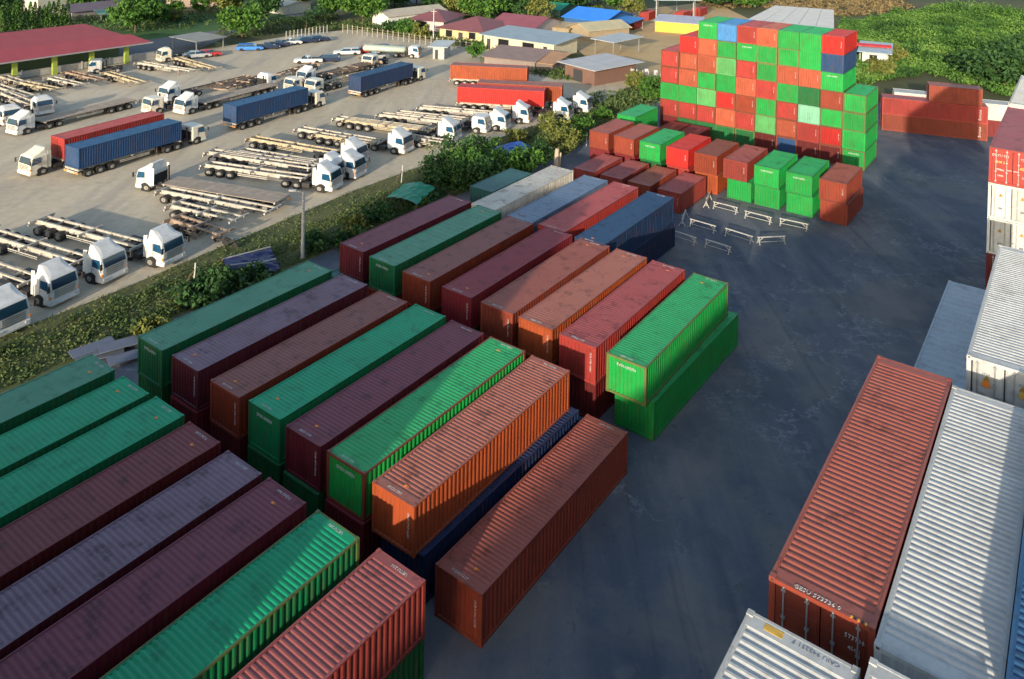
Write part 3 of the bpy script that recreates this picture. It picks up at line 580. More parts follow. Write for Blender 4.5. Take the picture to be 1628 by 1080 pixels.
def lorry(px, heading, label, fair='high', cabmat='white', tr='skeletal', axles=2, group='articulated lorries in the gravel park', L=12.3, rail='railw', n=3, at=None):
    p = G(*px) if at is None else W(*at)
    e = empty('articulated_lorry' if tr else 'lorry_tractor', (p.x, p.y, .004), R(90-heading)); tag(e, label, 'lorry', group)
    tractor(e, M[cabmat], fair, axles)
    if tr: trailer(e, L, -3.35, rail, n, deck='deck' if tr == 'flatbed' else None, legs=False)
    return e
def bare_trailer(px, heading, label, L=12.3, rail='railw', deck=None, n=3):
    p = G(*px); e = empty('semi_trailer', (p.x, p.y, .004), R(90-heading)); tag(e, label, 'trailer', 'bare trailers in the gravel park')
    trailer(e, L, 0, rail, n, deck); return e
def loaded(e, x_front, color, label, L=12.19, flip=False, **k):
    """a container resting on trailer e, its front end x_front along the trailer"""
    h = pi/2-e.rotation_euler.z; d = Vector((sin(h), cos(h), 0)); c = e.location+d*(x_front-L/2); c.z = 1.36*VS+.01
    return container(0, 0, 0, color, label, L=L, heading=h, center=c, group=None, roofcode=False, flip=flip, **k)

def trailer_ends(rear, front, label, rail='railw', n=3):
    a, b_ = G(*rear, .98), G(*front, .98); d = b_-a; L = round(min(13.0, max(6.5, d.length)), 1); h = math.degrees(math.atan2(d.x, d.y))
    e = empty('semi_trailer', (b_.x, b_.y, .004), R(90-h)); tag(e, label, 'trailer', 'bare trailers in the gravel park'); trailer(e, L, 0, rail, n); return e
# front rank by the grass
H1 = 117
for i, (px, lb, fr) in enumerate([((22, 532), 'white lorry cut by the left edge, its windscreen seen close', 'high'), ((103, 483), 'white lorry with deep blue side glass, second from the left edge', 'high'), ((183, 447), 'white lorry with open dark grille, third from the left edge', 'high'), ((277, 421), 'white lorry at the right end of the nearest four by the grass', 'high')]):
    lorry(px, H1-i, lb, fr, group='nearest lorries parked by the grass')
trailer_ends((236, 294), (436, 333), 'long whitish bare trailer in front of the flatbed lorry, nearest the lamp post')
trailer_ends((277, 322), (382, 347), 'rusty whitish bare trailer between the long one and the nearest lorries')
trailer_ends((296, 350), (358, 370), 'short brown bare trailer just behind the right end lorry of the nearest four', rail='railb', n=2)
e = lorry((229, 296), 289, 'white lorry facing left with a pale flat deck trailer', 'high', tr='flatbed', L=13)
lorry((536, 303), 108, 'white lorry with tall cab ending the trailers above the lamp post', 'high')
lorry((545, 287), 110, 'white lorry half hidden behind the tall cab above the lamp post', 'high')
lorry((574, 283), 112, 'white lorry with blue windscreen, rear one of the overlapping pair', 'high')
lorry((577, 262), 114, 'white lorry just behind the blue windscreen one', 'high', rail='raily')
trailer_ends((504, 211), (600, 226), 'yellowish bare trailer with dark suspension behind the overlapping pair', rail='raily')
lorry((650, 244), 114, 'white lorry alone between bare trailers in the middle of the rank', 'high')
trailer_ends((534, 185), (680, 203), 'long white bare trailer with three axles near the yard centre')
trailer_ends((658, 216), (722, 226), 'short bare trailer with brown wheels beside the bushes', n=2)
lorry((728, 224), 110, 'white lorry with mid height roof, fourth before the orange containers', 'high', rail='raily')
lorry((777, 211), 108, 'small white day cab lorry without roof fairing', None, axles=1, rail='railw', L=12)
lorry((808, 207), 107, 'white lorry between the day cab and the one with pink grille', 'high')
e = lorry((843, 195), 104, 'white lorry with pinkish grille before the scarlet container', 'high', L=12.3)
lorry((908, 190), 112, 'white lorry standing apart, left of the last pair by the dirt verge', 'high', tr=None)
lorry((938, 179), 112, 'white lorry with a green patch, last on the right', 'high', tr=None)

# orange red containers on trailers, ends to the right
def deck_container(px, heading, color, label, tl, z=1.36*VS, **k):
    p = G(*px, 0); t = empty('semi_trailer', (p.x, p.y, .004), R(90-heading)); tag(t, tl, 'trailer', 'bare trailers in the gravel park'); trailer(t, 12.3, 0, 'railw', 3, legs=True)
    loaded(t, 0, color, label, flip=True, **k)
deck_container((866, 179), 98.5, 'brightred', 'scarlet container on a trailer, nearest of the three lying left of the white cabs', 'trailer carrying the scarlet container', rods=True)
deck_container((894, 171), 98.5, 'orange', 'orange red container with lit door end, middle one of the three', 'trailer carrying the orange red container with lit doors', rods=True)
deck_container((839, 139), 98, 'orange', 'orange red container at the back of the three', 'trailer carrying the rearmost orange red container', rods=False)

# blue box lorries facing right
def blue(px_rear, heading, label, lb2, color='blue', fair=None):
    # px_rear: ground point under the rear end centre
    p = G(*px_rear); h = R(heading); d = Vector((sin(h), cos(h), 0)); f = p+d*15.7
    e = empty('articulated_lorry', (f.x, f.y, .004), R(90-heading)); tag(e, label, 'lorry', 'lorries carrying blue containers'); tractor(e, M['cream'], fair, 2); trailer(e, 12.3, -3.4, 'railw', 3, legs=True)
    loaded(e, -3.45, color, lb2, flip=True, heading=None) if False else loaded(e, -3.45, color, lb2)
    return e
blue((113, 283), 30.5, 'lorry facing right under the nearest blue container', 'blue corrugated container on the lorry nearest the left edge')
blue((364, 208), 31, 'lorry facing right under the middle blue container', 'blue container on the middle one of the three blue loaded lorries')
blue((563, 156), 31, 'lorry facing right under the farthest navy container', 'dark navy container on the farthest of the three blue loaded lorries', color='sidenavy')
# lorries facing left, their loads running away from us
e = lorry((38, 281), 209.5, 'cream lorry facing left beside the nearest blue container', 'high', 'cream', rail='railb', group='lorries facing left in the gravel park')
loaded(e, -3.5, 'red', 'red container on a lorry behind the nearest blue container', flip=False)
lorry((18, 216), 208, 'white lorry facing left with a brown timber deck', 'high', tr='flatbed', L=12.8, group='lorries facing left in the gravel park')
lorry((72, 184), 128, 'white lorry facing us near the left edge, with teal windscreen', 'mid', L=10, group='lorries facing left in the gravel park')
lorry((20, 200), 128, 'white lorry at the left edge behind the timber deck one', 'mid', L=10, group='lorries facing left in the gravel park')
lorry((258, 163), 210, 'white lorry facing left with a long bare trailer at the yard centre', 'high', group='lorries facing left in the gravel park', rail='railb')
lorry((284, 183), 210, 'white lorry facing left with a brown deck, nearer of the centre pair', 'high', tr='flatbed', group='lorries facing left in the gravel park', L=13)
lorry((478, 135), 210, 'white lorry facing left above the middle blue container', 'high', group='lorries facing left in the gravel park', rail='railb')
lorry((492, 150), 210, 'orange and cream lorry facing left just behind the middle blue container', None, 'cream', group='lorries facing left in the gravel park', rail='raily')
lorry((432, 138), 30, 'pale green and white tractor unit seen from behind', 'mid', tr=None, axles=1)
lorry((458, 148), 215, 'cream tractor unit with orange top behind the middle blue container', None, 'cream', tr=None, axles=1)
lorry((232, 182), 215, 'cream tractor unit with orange rear beside the centre pair', None, 'cream', tr=None, axles=1)
lorry((583, 108), 205, 'white tractor unit with red roof among the cars', None, 'cream', tr=None, axles=1)
for a_, b_, lb, rail in [((-6, 134), (50, 152), 'bare trailer at the far left by the long open shed', 'railw'), ((34, 129), (93, 141), 'yellowish bare trailer second from the left by the shed', 'raily'), ((80, 122), (131, 134), 'white bare trailer third from the left by the shed', 'railw'), ((108, 113), (164, 126), 'orange tinted bare trailer fourth from the left by the shed', 'railb'),
        ((170, 114), (229, 131), 'bare trailer with orange rear beam beside the end pillar of the shed', 'raily'), ((208, 96), (310, 112), 'long white bare trailer beyond the end of the shed', 'railw'), ((282, 91), (343, 108), 'yellow bare trailer beside the white tractor unit', 'raily'),
        ((0, 118), (36, 130), 'bare trailer half cut by the left edge below the shed', 'railw'), ((500, 100), (440, 118), 'rusty bare trailer above the middle blue container', 'railb'), ((600, 96), (520, 116), 'bare brown trailer left of the farthest navy container', 'railb'), ((420, 118), (350, 142), 'bare trailer frame between the two centre decks', 'railb'),
        ((330, 238), (500, 258), 'upper long whitish bare trailer behind the flatbed lorry', 'railw')]: trailer_ends(a_, b_, lb, rail)
lorry((142, 116), 250, 'silver tractor unit parked against the shed pillars', None, 'silver', tr=None, axles=1)
lorry((252, 99), 225, 'cream tractor unit at the end of the shed', 'mid', 'cream', tr=None, axles=1)

# ------------------------------------------------------------------ cars
def car_body(kind):
    b = MB(); hw = .88
    def ring(x, z0, z1, w): return [(x, -w, z0), (x, w, z0), (x, w*.96, z1), (x, -w*.96, z1)]
    b.loft([ring(-2.5, .45, .95, hw*.92), ring(-2.35, .32, 1.05, hw), ring(-.9, .30, 1.08, hw), ring(.9, .30, 1.08, hw), ring(2.1, .32, .95, hw*.96), ring(2.45, .42, .72, hw*.8)])
    return b
def car_cabin(kind):
    b = MB(); x0, x1, t0, t1 = {'pickup': (-.5, 1.15, -.35, .45), 'suv': (-2.35, 1.15, -2.1, .5), 'sedan': (-1.8, 1.1, -1.1, .35)}[kind]
    b.loft([[(x0, -.8, 1.06), (x1, -.8, 1.06), (x1, .8, 1.06), (x0, .8, 1.06)], [(t0, -.64, 1.62), (t1, -.64, 1.62), (t1, .64, 1.62), (t0, .64, 1.62)]]); return b
def car_roof(kind):
    b = MB(); t0, t1 = {'pickup': (-.38, .48), 'suv': (-2.13, .53), 'sedan': (-1.13, .38)}[kind]; b.box(t0, t1, -.66, .66, 1.60, 1.66)
    for x in ((t0+t1)/2,): b.box(x-.05, x+.05, -.76, .76, 1.1, 1.6)
    return b
def car(px, heading, kind, mat, label):
    p = G(*px); e = empty('parked_'+('pickup' if kind == 'pickup' else 'car'), (p.x, p.y, .004), R(90-heading)); tag(e, label, 'pickup' if kind == 'pickup' else 'car', 'cars parked beyond the lorries')
    bo = place('body', mk(('body', 'car'), lambda: car_body(kind), [ph]), e, M[mat]); place('windows', mk(('windows', kind), lambda: car_cabin(kind), [M['glass']]), e); place('roof', mk(('roof', kind), lambda: car_roof(kind), [ph]), e, M[mat])
    if kind == 'pickup':
        b = lambda: (lambda q: (q.box(-2.3, -.6, -.72, .72, 1.07, 1.10), q)[1])(MB()); place('cargo_bed', mk(('cargo_bed',), b, [M['dark']]), e)
    for x in (-1.5, 1.5):
        for y in (-.8, .8): add_wheel(e, x, y, .35, .22, rim=False)
    for s in (-.6, .6): place('headlight', mk(('car_headlight', s), lambda: (lambda q: (q.box(2.3, 2.42, s-.15, s+.15, .62, .78), q)[1])(MB()), [M['letter']]), e)
for a in [((398, 80), 80, 'suv', 'bluev', 'blue truck bodied car at the left of the far row'), ((424, 78), 70, 'pickup', 'navyv', 'dark pickup between the blue one and the white one'), ((442, 74), 70, 'pickup', 'navyv', 'black pickup beside the white pickup of the far row'),
          ((460, 71), 70, 'pickup', 'white', 'white pickup in the far row by the fence'), ((488, 68), 65, 'sedan', 'navyv', 'dark purple sedan in the far row'), ((506, 66), 60, 'sedan', 'navyv', 'black sedan at the right end of the far row'),
          ((490, 100), 258, 'pickup', 'white', 'white pickup alone in the open gravel'), ((518, 98), 262, 'suv', 'navyv', 'dark blue car behind the lone white pickup'), ((551, 87), 255, 'suv', 'white', 'white off-road car left of the red and white one'),
          ((578, 84), 250, 'suv', 'redv', 'red and white van body in the cluster of cars'), ((600, 82), 240, 'suv', 'navyv', 'dark blue van in the cluster of cars'), ((596, 94), 245, 'pickup', 'silver', 'silver pickup in the cluster of cars'), ((313, 92), 60, 'sedan', 'silver', 'silver car beside the yard shelter'), ((330, 90), 60, 'sedan', 'redv', 'dark red car beside the yard shelter')]:
    car(*a)
# tanker lorry
p = G(668, 92); e = empty('tanker_lorry', (p.x, p.y, .004), R(90-100)); tag(e, 'pale green tanker lorry by the fence posts', 'tanker'); tractor(e, M['white'], None, 1)
b = MB(); b.loft([[(x, .1+r*1.05*cos(a), 1.75+r*.8*sin(a)) for a in [2*pi*k/16 for k in range(16)]] for x, r in ((-11, .4), (-10.7, 1), (-2.9, 1), (-2.6, .4))]); b.build('tank', flat('pale_green_tank', (.38, .45, .38), .4), e, VS, True)
for x in (-9.5, -8.2):
    for y in (-.95, .95): add_wheel(e, x, y, .5, .5)
# motorbikes and a worker's scooter by the nearest lorries
def bike(px, h, label):
    p = G(*px); e = empty('motorcycle', (p.x, p.y, .0), R(90-h)); tag(e, label, 'motorcycle')
    for x in (-.62, .62): o = place('wheel', mk(('tyre', .3, .12), lambda: wheel_mesh(.3, .12), [M['black']]), e, None, (x, 0, 0))
    b = MB(); b.bar((-.6, 0, .35), (.1, 0, .5), .14, .16); b.bar((.1, 0, .5), (.5, 0, .85), .12, .14); b.bar((.62, 0, .3), (.45, 0, 1.0), .06); b.build('body', M['dark'], e, VS)
    b = MB(); b.box(-.6, .05, -.12, .12, .72, .8); b.bar((-.3, 0, .5), (-.3, 0, .72), .12); b.build('seat', M['black'], e, VS); b = MB(); b.bar((.42, -.33, 1.0), (.42, .33, 1.0), .04); b.build('handlebar', M['chrome'], e, VS)
bike((352, 388), 120, 'dark motorcycle parked beside the short brown trailer'); bike((366, 392), 118, 'second dark motorcycle nearer the grass by the short trailer')

# lamp post
p = G(481, 412); e = empty('lamp_post', p); tag(e, 'grey concrete lamp post rising from the grass behind the near rows', 'lamp post')
b = MB(); b.cyl((0, 0, 0), (0, 0, 7.2), .16, 10, 0, .10); b.build('pole', M['pole'], e, VS); b = MB(); b.bar((0, 0, 7.1), (-.7, .1, 7.3), .06); b.build('arm', M['pole'], e, VS); b = MB(); b.box(-1.2, -.6, 0, .26, 7.22, 7.38); b.build('lamp_head', M['steel'], e, VS)
# ------------------------------------------------------------------ plants
def leafmat(name, c1, c2, c3, ns=.45, nc=1.3):
    mt, n, b = nodes(name); L = n.links; g = N(n, 'ShaderNodeNewGeometry'); cr_ = N(n, 'ShaderNodeValToRGB')
    cr_.color_ramp.elements[0].color = (*c1, 1); cr_.color_ramp.elements[1].color = (*c3, 1); e_ = cr_.color_ramp.elements.new(.55); e_.color = (*c2, 1)
    tc = N(n, 'ShaderNodeTexCoord'); nz = N(n, 'ShaderNodeTexNoise'); nz.inputs['Scale'].default_value = ns; nz.inputs['Detail'].default_value = 5; L.new(tc.outputs['Object'], nz.inputs['Vector'])
    ma = N(n, 'ShaderNodeMath', operation='MULTIPLY_ADD'); ma.inputs[1].default_value = .45; L.new(g.outputs['Random Per Island'], ma.inputs[0])
    m2 = N(n, 'ShaderNodeMath', operation='MULTIPLY_ADD'); m2.inputs[1].default_value = nc; m2.inputs[2].default_value = .27-nc*.5; L.new(nz.outputs[0], m2.inputs[0]); L.new(m2.outputs[0], ma.inputs[2])
    L.new(ma.outputs[0], cr_.inputs[0]); L.new(cr_.outputs[0], b.inputs['Base Color']); b.inputs['Roughness'].default_value = .7; b.inputs['Specular IOR Level'].default_value = .2
    return mt
LF = dict(green=leafmat('bright_leaves', (.022, .06, .012), (.05, .13, .02), (.13, .22, .035)), dark=leafmat('dark_leaves', (.014, .04, .015), (.03, .08, .022), (.07, .13, .035)),
          olive=leafmat('olive_leaves', (.06, .08, .02), (.13, .15, .035), (.24, .22, .06)), field=leafmat('field_leaves', (.022, .06, .015), (.06, .145, .025), (.14, .24, .05), .12, 2.4),
          weed=leafmat('weed_leaves', (.03, .055, .02), (.06, .10, .03), (.13, .15, .05)), grass=leafmat('verge_grass', (.05, .08, .022), (.085, .115, .035), (.14, .145, .055)), dry=leafmat('dry_brush', (.08, .06, .03), (.15, .115, .055), (.22, .17, .09)))
def leaves(rnd, pts, size, flat_=0.0):
    vs, fs = [], []
    for p in pts:
        a = Vector((rnd.gauss(0, 1), rnd.gauss(0, 1), rnd.gauss(0, 1)*(1-flat_))).normalized(); b_ = a.cross(Vector((rnd.gauss(0, 1), rnd.gauss(0, 1), rnd.gauss(0, 1)))).normalized()
        s = size*rnd.uniform(.55, 1.3); a = a*s; b_ = b_*s*.55; k = len(vs)
        vs += [p-a, p+b_, p+a, p-b_]; fs.append((k, k+1, k+2, k+3))
    return vs, fs
def crown_pts(rnd, c, rx, ry, rz, clumps, per, cr_=.33):
    out = []
    for _ in range(clumps):
        while True:
            d = Vector((rnd.uniform(-1, 1), rnd.uniform(-1, 1), rnd.uniform(-1, 1)))
            if .25 < d.length < 1: break
        k = rnd.uniform(.55, 1.0)/max(d.length, .01)*d.length**.4
        q = Vector((d.x*rx*k, d.y*ry*k, d.z*rz*k)); r = cr_*min(rx, ry)*rnd.uniform(.6, 1.3)
        for _ in range(per):
            e_ = Vector((rnd.gauss(0, 1), rnd.gauss(0, 1), rnd.gauss(0, 1))).normalized()*r*rnd.uniform(.5, 1.05)
            out.append(c+q+Vector((e_.x, e_.y, e_.z*.75)))
    return out
def tree(name, px, hgt, rad, label, mat='green', clumps=38, per=42, leaf=.34, trunk=.35, group=None, seed=None, cat='tree', trunk_show=.35):
    rnd = random.Random(hash(label) % 1000 if seed is None else seed); p = G(*px) if len(px) == 2 else Vector(px); e = empty(name, p); tag(e, label, cat, group)
    ch = hgt*(1-trunk_show); c = Vector((0, 0, hgt-ch/2)); vs, fs = leaves(rnd, crown_pts(rnd, c, rad, rad, ch/2, clumps, per), leaf)
    me = bpy.data.meshes.new('crown'); me.from_pydata(vs, [], fs); me.materials.append(LF[mat]); place('crown', me, e)
    if trunk_show > .05:
        b = MB(); b.cyl((0, 0, -.1), (.1, 0, hgt*trunk_show+ch*.3), trunk*.6, 8, 0, trunk*.35)
        for k in range(5):
            a = k*1.3+rnd.random(); b.cyl((.05, 0, hgt*trunk_show*.8), (rad*.6*cos(a), rad*.6*sin(a), hgt*trunk_show+ch*rnd.uniform(.3, .6)), trunk*.25, 6, 0, trunk*.1)
        b.build('trunk', M['wood'], e)
    return e
def cypress(px, hgt, label, group):
    rnd = random.Random(int(px[0])); p = G(*px); e = empty('cypress', p); tag(e, label, 'tree', group)
    pts = []
    for _ in range(520):
        z = rnd.random(); r = .85*(1-z)**.6*(1 if z > .08 else .7)*rnd.uniform(.75, 1.05); a = rnd.uniform(0, 2*pi); pts.append(Vector((r*cos(a), r*sin(a), .3+z*hgt)))
    vs, fs = leaves(rnd, pts, .22); me = bpy.data.meshes.new('crown'); me.from_pydata(vs, [], fs); me.materials.append(LF['dark' if int(px[0]) % 2 else 'green']); place('crown', me, e)
    b = MB(); b.cyl((0, 0, 0), (0, 0, hgt*.7), .09, 6); b.build('trunk', M['wood'], e)
def palm(px, hgt, label, group, n=16, l=2.2, mat='dark'):
    rnd = random.Random(int(px[0]*3)); p = G(*px); e = empty('palm', p); tag(e, label, 'palm', group); b = MB(); b.cyl((0, 0, 0), (0, 0, hgt*.6), .16, 7, 0, .1); b.build('trunk', M['wood'], e)
    vs, fs = [], []
    for i in range(n):
        a = 2*pi*i/n+rnd.uniform(-.2, .2); el = rnd.uniform(.3, 1.2); pr = None
        for k in range(7):
            t = k/6; q = Vector((cos(a)*l*t*cos(el*.6), sin(a)*l*t*cos(el*.6), hgt*.6+l*(sin(el)*t-.75*t*t)))
            if pr is not None:
                sd = Vector((-sin(a), cos(a), 0))*.28*(1-t*.7)
                for s_ in (-1, 1): kk = len(vs); vs += [pr, pr.lerp(q, .5), pr.lerp(q, .5)+sd*s_-Vector((0, 0, .18)), pr+sd*s_*.5-Vector((0, 0, .1))]; fs.append((kk, kk+1, kk+2, kk+3))
            pr = q
    me = bpy.data.meshes.new('fronds'); me.from_pydata(vs, [], fs); me.materials.append(LF[mat]); place('fronds', me, e)

rnd = random.Random(11)
# short grass and weeds of the verge
def inpoly(u, v, poly):
    c = False; j = len(poly)-1
    for i in range(len(poly)):
        (a, b_), (d, e_) = poly[i], poly[j]
        if (b_ > v) != (e_ > v) and u < (d-a)*(v-b_)/(e_-b_)+a: c = not c
        j = i
    return c
VERGE = [(10, -58.1), (30, -57.9), (56, -59.6), (84, -58.9), (101, -57.7), (118, -60.), (126, -53), (108, -53.8), (80, -49), (62, -50.6), (10, -51.8)]
pts = []
while len(pts) < 42000:
    u, v = rnd.uniform(10, 126), rnd.uniform(-60.5, -48.5)
    if inpoly(u, v, VERGE):
        dens = .5+.5*sin(u*.7+v*1.3)*sin(u*.31-v*.6+1)
        if rnd.random() < .35+.65*dens and not (v < -56.3 and rnd.random() < .75): pts.append(W(u, v, rnd.uniform(0, .08+.12*dens)))
vs, fs = leaves(rnd, pts, .095, .5); me = bpy.data.meshes.new('grass'); me.from_pydata(vs, [], fs); me.materials.append(LF['grass']); tag(place('grass', me), 'rough grass and weeds on the strip between the yards', 'grass', kind='stuff')
pts = []
for _ in range(420):
    u, v = rnd.uniform(12, 110), rnd.uniform(-56.4, -51.5); r = rnd.uniform(.2, .55)
    if not inpoly(u, v, VERGE) or rnd.random() > .5+.5*sin(u*.23+1): continue
    for _ in range(60): pts.append(W(u+rnd.gauss(0, r), v+rnd.gauss(0, r*.7), abs(rnd.gauss(0, r*.4))))
vs, fs = leaves(rnd, pts, .12); me = bpy.data.meshes.new('weeds'); me.from_pydata(vs, [], fs); me.materials.append(LF['weed']); tag(place('undergrowth', me), 'dark green weed clumps scattered through the strip', 'undergrowth', kind='stuff')
# broad green scrub beyond the crosswise containers
FIELD = [UVp(*p) for p in ((1345, 150), (1395, 128), (1480, 120), (1628, 160), (1760, 170), (1760, 40), (1628, 22), (1500, 18), (1420, 22), (1340, 42))]
us = [q[0] for q in FIELD]; vz = [q[1] for q in FIELD]; pts = []; n = 0
while n < 3600:
    u, v = rnd.uniform(min(us), max(us)), rnd.uniform(min(vz), max(vz))
    if not inpoly(u, v, FIELD): continue
    n += 1; r = rnd.uniform(.6, 1.5); k_ = max(0, sin(u*.21+2*sin(v*.13))*sin(v*.27+1.7*sin(u*.11))); r *= .8+.9*k_; hh = r*rnd.uniform(.4, 1.0)+1.5*k_
    for _ in range(44):
        e_ = Vector((rnd.gauss(0, 1), rnd.gauss(0, 1), abs(rnd.gauss(0, 1)))).normalized(); pts.append(W(u, v)+Vector((e_.x*r*1.25, e_.y*r*1.25, max(.1, e_.z*hh+.2))))
vs, fs = leaves(rnd, pts, .26); me = bpy.data.meshes.new('scrub'); me.from_pydata(vs, [], fs); me.materials.append(LF['field']); tag(place('scrub', me), 'dense green scrub covering the field at the upper right', 'scrub', kind='stuff')
DRY = [UVp(*p) for p in ((1120, 14), (1200, 12), (1340, 26), (1440, 20), (1440, -12), (1120, -14))]
us = [q[0] for q in DRY]; vz = [q[1] for q in DRY]; pts = []; n = 0
while n < 420:
    u, v = rnd.uniform(min(us), max(us)), rnd.uniform(min(vz), max(vz))
    if not inpoly(u, v, DRY): continue
    n += 1; r = rnd.uniform(.8, 1.8)
    for _ in range(36): e_ = Vector((rnd.gauss(0, 1), rnd.gauss(0, 1), abs(rnd.gauss(0, 1)))).normalized(); pts.append(W(u, v)+Vector((e_.x*r*1.5, e_.y*r*1.5, e_.z*r*.5+.1)))
vs, fs = leaves(rnd, pts, .5); me = bpy.data.meshes.new('brush'); me.from_pydata(vs, [], fs); me.materials.append(LF['dry']); tag(place('brush', me), 'dry brown brush at the far edge of the scrub field', 'brush', kind='stuff')

# low growth between the houses and along the fence
pts = []
for poly, cnt, hh in (([(545, 46), (640, 58), (770, 82), (770, 74), (640, 44), (550, 36)], 240, 1.1), ([(350, 62), (540, 46), (535, 26), (350, 40)], 130, .9), ([(770, 100), (900, 128), (935, 118), (1000, 128), (990, 112), (890, 100), (780, 88)], 150, .8), ([(640, 40), (900, 70), (1000, 40), (960, 8), (600, 8)], 420, 1.3), ([(0, 60), (240, 52), (345, 40), (345, 4), (0, 4)], 330, 1.1), ([(880, 165), (960, 150), (1045, 138), (1045, 165), (985, 172), (900, 215)], 130, .6), ([(1345, 130), (1400, 120), (1400, 95), (1345, 100)], 60, 1.0)):
    pl = [UVp(*q) for q in poly]; us = [q[0] for q in pl]; vz = [q[1] for q in pl]; n = 0; t_ = 0
    while n < cnt and t_ < 40000:
        t_ += 1; u, v = rnd.uniform(min(us), max(us)), rnd.uniform(min(vz), max(vz))
        if not inpoly(u, v, pl): continue
        n += 1; r = rnd.uniform(.5, 1.3)
        for _ in range(34): e_ = Vector((rnd.gauss(0, 1), rnd.gauss(0, 1), abs(rnd.gauss(0, 1)))).normalized(); pts.append(W(u, v)+Vector((e_.x*r*1.4, e_.y*r*1.1, e_.z*hh*rnd.uniform(.3, 1)+.05)))
vs, fs = leaves(rnd, pts, .24); me = bpy.data.meshes.new('thicket'); me.from_pydata(vs, [], fs); me.materials.append(LF['weed']); tag(place('thicket', me), 'low green growth between the houses and along the fences', 'undergrowth', kind='stuff')
# trees and shrubs one can tell apart: ground pixel, height, crown radius
BG = 'trees along the far side of the lorry park'
TS = [((215, 52), 8.5, 5.2, 'large round tree just beyond the corner of the red shed roof', 'green', BG), ((243, 38), 5, 4.2, 'broad low tree right of the large round tree by the lawn', 'green', BG), ((275, 34), 3, 2.6, 'grey green shrub at the left of the lawn', 'olive', BG), ((278, 24), 4, 2.2, 'small bright green bush beyond the lawn, left one', 'green', BG), ((318, 18), 4.2, 2.6, 'small bright yellow green bush beyond the lawn, right one', 'green', BG),
      ((385, 62), 7.8, 4.8, 'bushy tree at the right end of the lawn before the parked cars', 'green', BG), ((418, 30), 7.0, 4.2, 'dark tree behind the bushy tree near the parked cars', 'dark', BG), ((405, 12), 7, 4, 'tree with thin foliage above the lawn end', 'olive', BG),
      ((530, 30), 8, 4.2, 'tall tree left of the big pair by the white hut', 'green', BG), ((577, 42), 10, 6.0, 'big leafy tree overhanging the brown trunks at the yard corner', 'green', BG), ((600, 22), 9, 6.0, 'dark tree behind the big leafy tree at the top edge', 'dark', BG), ((545, 12), 9, 6.0, 'dark green tree at the top edge behind the tall one', 'dark', BG),
      ((692, 14), 5, 4, 'low tree between the white hut and the maroon roofs', 'dark', BG), ((770, 34), 9, 6.5, 'big green tree behind the maroon roofs', 'green', BG), ((735, 24), 6, 5, 'olive tree left of the big tree behind the maroon roofs', 'olive', BG), ((810, 26), 8, 6, 'dark green tree behind the second maroon house', 'dark', BG), ((858, 42), 8, 3.6, 'tall yellowish tree beside the tan gabled hut', 'olive', BG),
      ((838, 40), 7, 3.4, 'thin tree left of the yellowish one', 'dark', BG), ((880, 20), 7, 6, 'tree above the green tarpaulin roof', 'dark', BG), ((985, 20), 9, 5.5, 'tall tree right of the blue tarpaulins', 'green', BG), ((950, 8), 9, 7, 'dark tree at the top edge behind the blue tarpaulins', 'dark', BG), ((1005, 30), 6, 3.4, 'brown green tree by the red containers', 'olive', BG), ((1140, 12), 6, 5, 'low tree above the tall stack, left one', 'dark', BG), ((1190, 12), 5, 5, 'low tree above the tall stack, right one', 'green', BG),
      ((645, 56), 3.2, 2.6, 'green bush by the fence under the maroon roof', 'green', BG), ((668, 62), 3.2, 2.4, 'olive shrub by the fence posts', 'olive', BG), ((625, 52), 2.6, 3.0, 'low hedge piece by the fence posts', 'dark', BG), ((757, 95), 3.2, 1.8, 'green shrub beside the rearmost orange container', 'green', BG), ((930, 118), 1.8, 2.6, 'flowering shrub under the grey shed roof', 'green', BG),
      ((1600, 140), 7, 6.5, 'dark shaded tree at the right edge behind the white container', 'dark', BG), ((1645, 120), 8, 7, 'dark tree beyond the right edge of the scrub', 'dark', BG), ((1545, 118), 3.5, 4.5, 'low dark tree before the third level container', 'dark', BG), ((1420, 100), 3.2, 2.8, 'olive bush beside the white hut right of the tall stack', 'olive', BG), ((1400, 122), 3.0, 2.6, 'dry bush beneath the white hut right of the tall stack', 'olive', BG),
      ((1035, 158), 3.4, 2.2, 'sunlit shrub at the left foot of the tall stack', 'green', BG), ((1012, 142), 2.8, 1.8, 'yellow green shrub before the grey gate by the stack', 'olive', BG)]
VG = 'bushes on the verge'
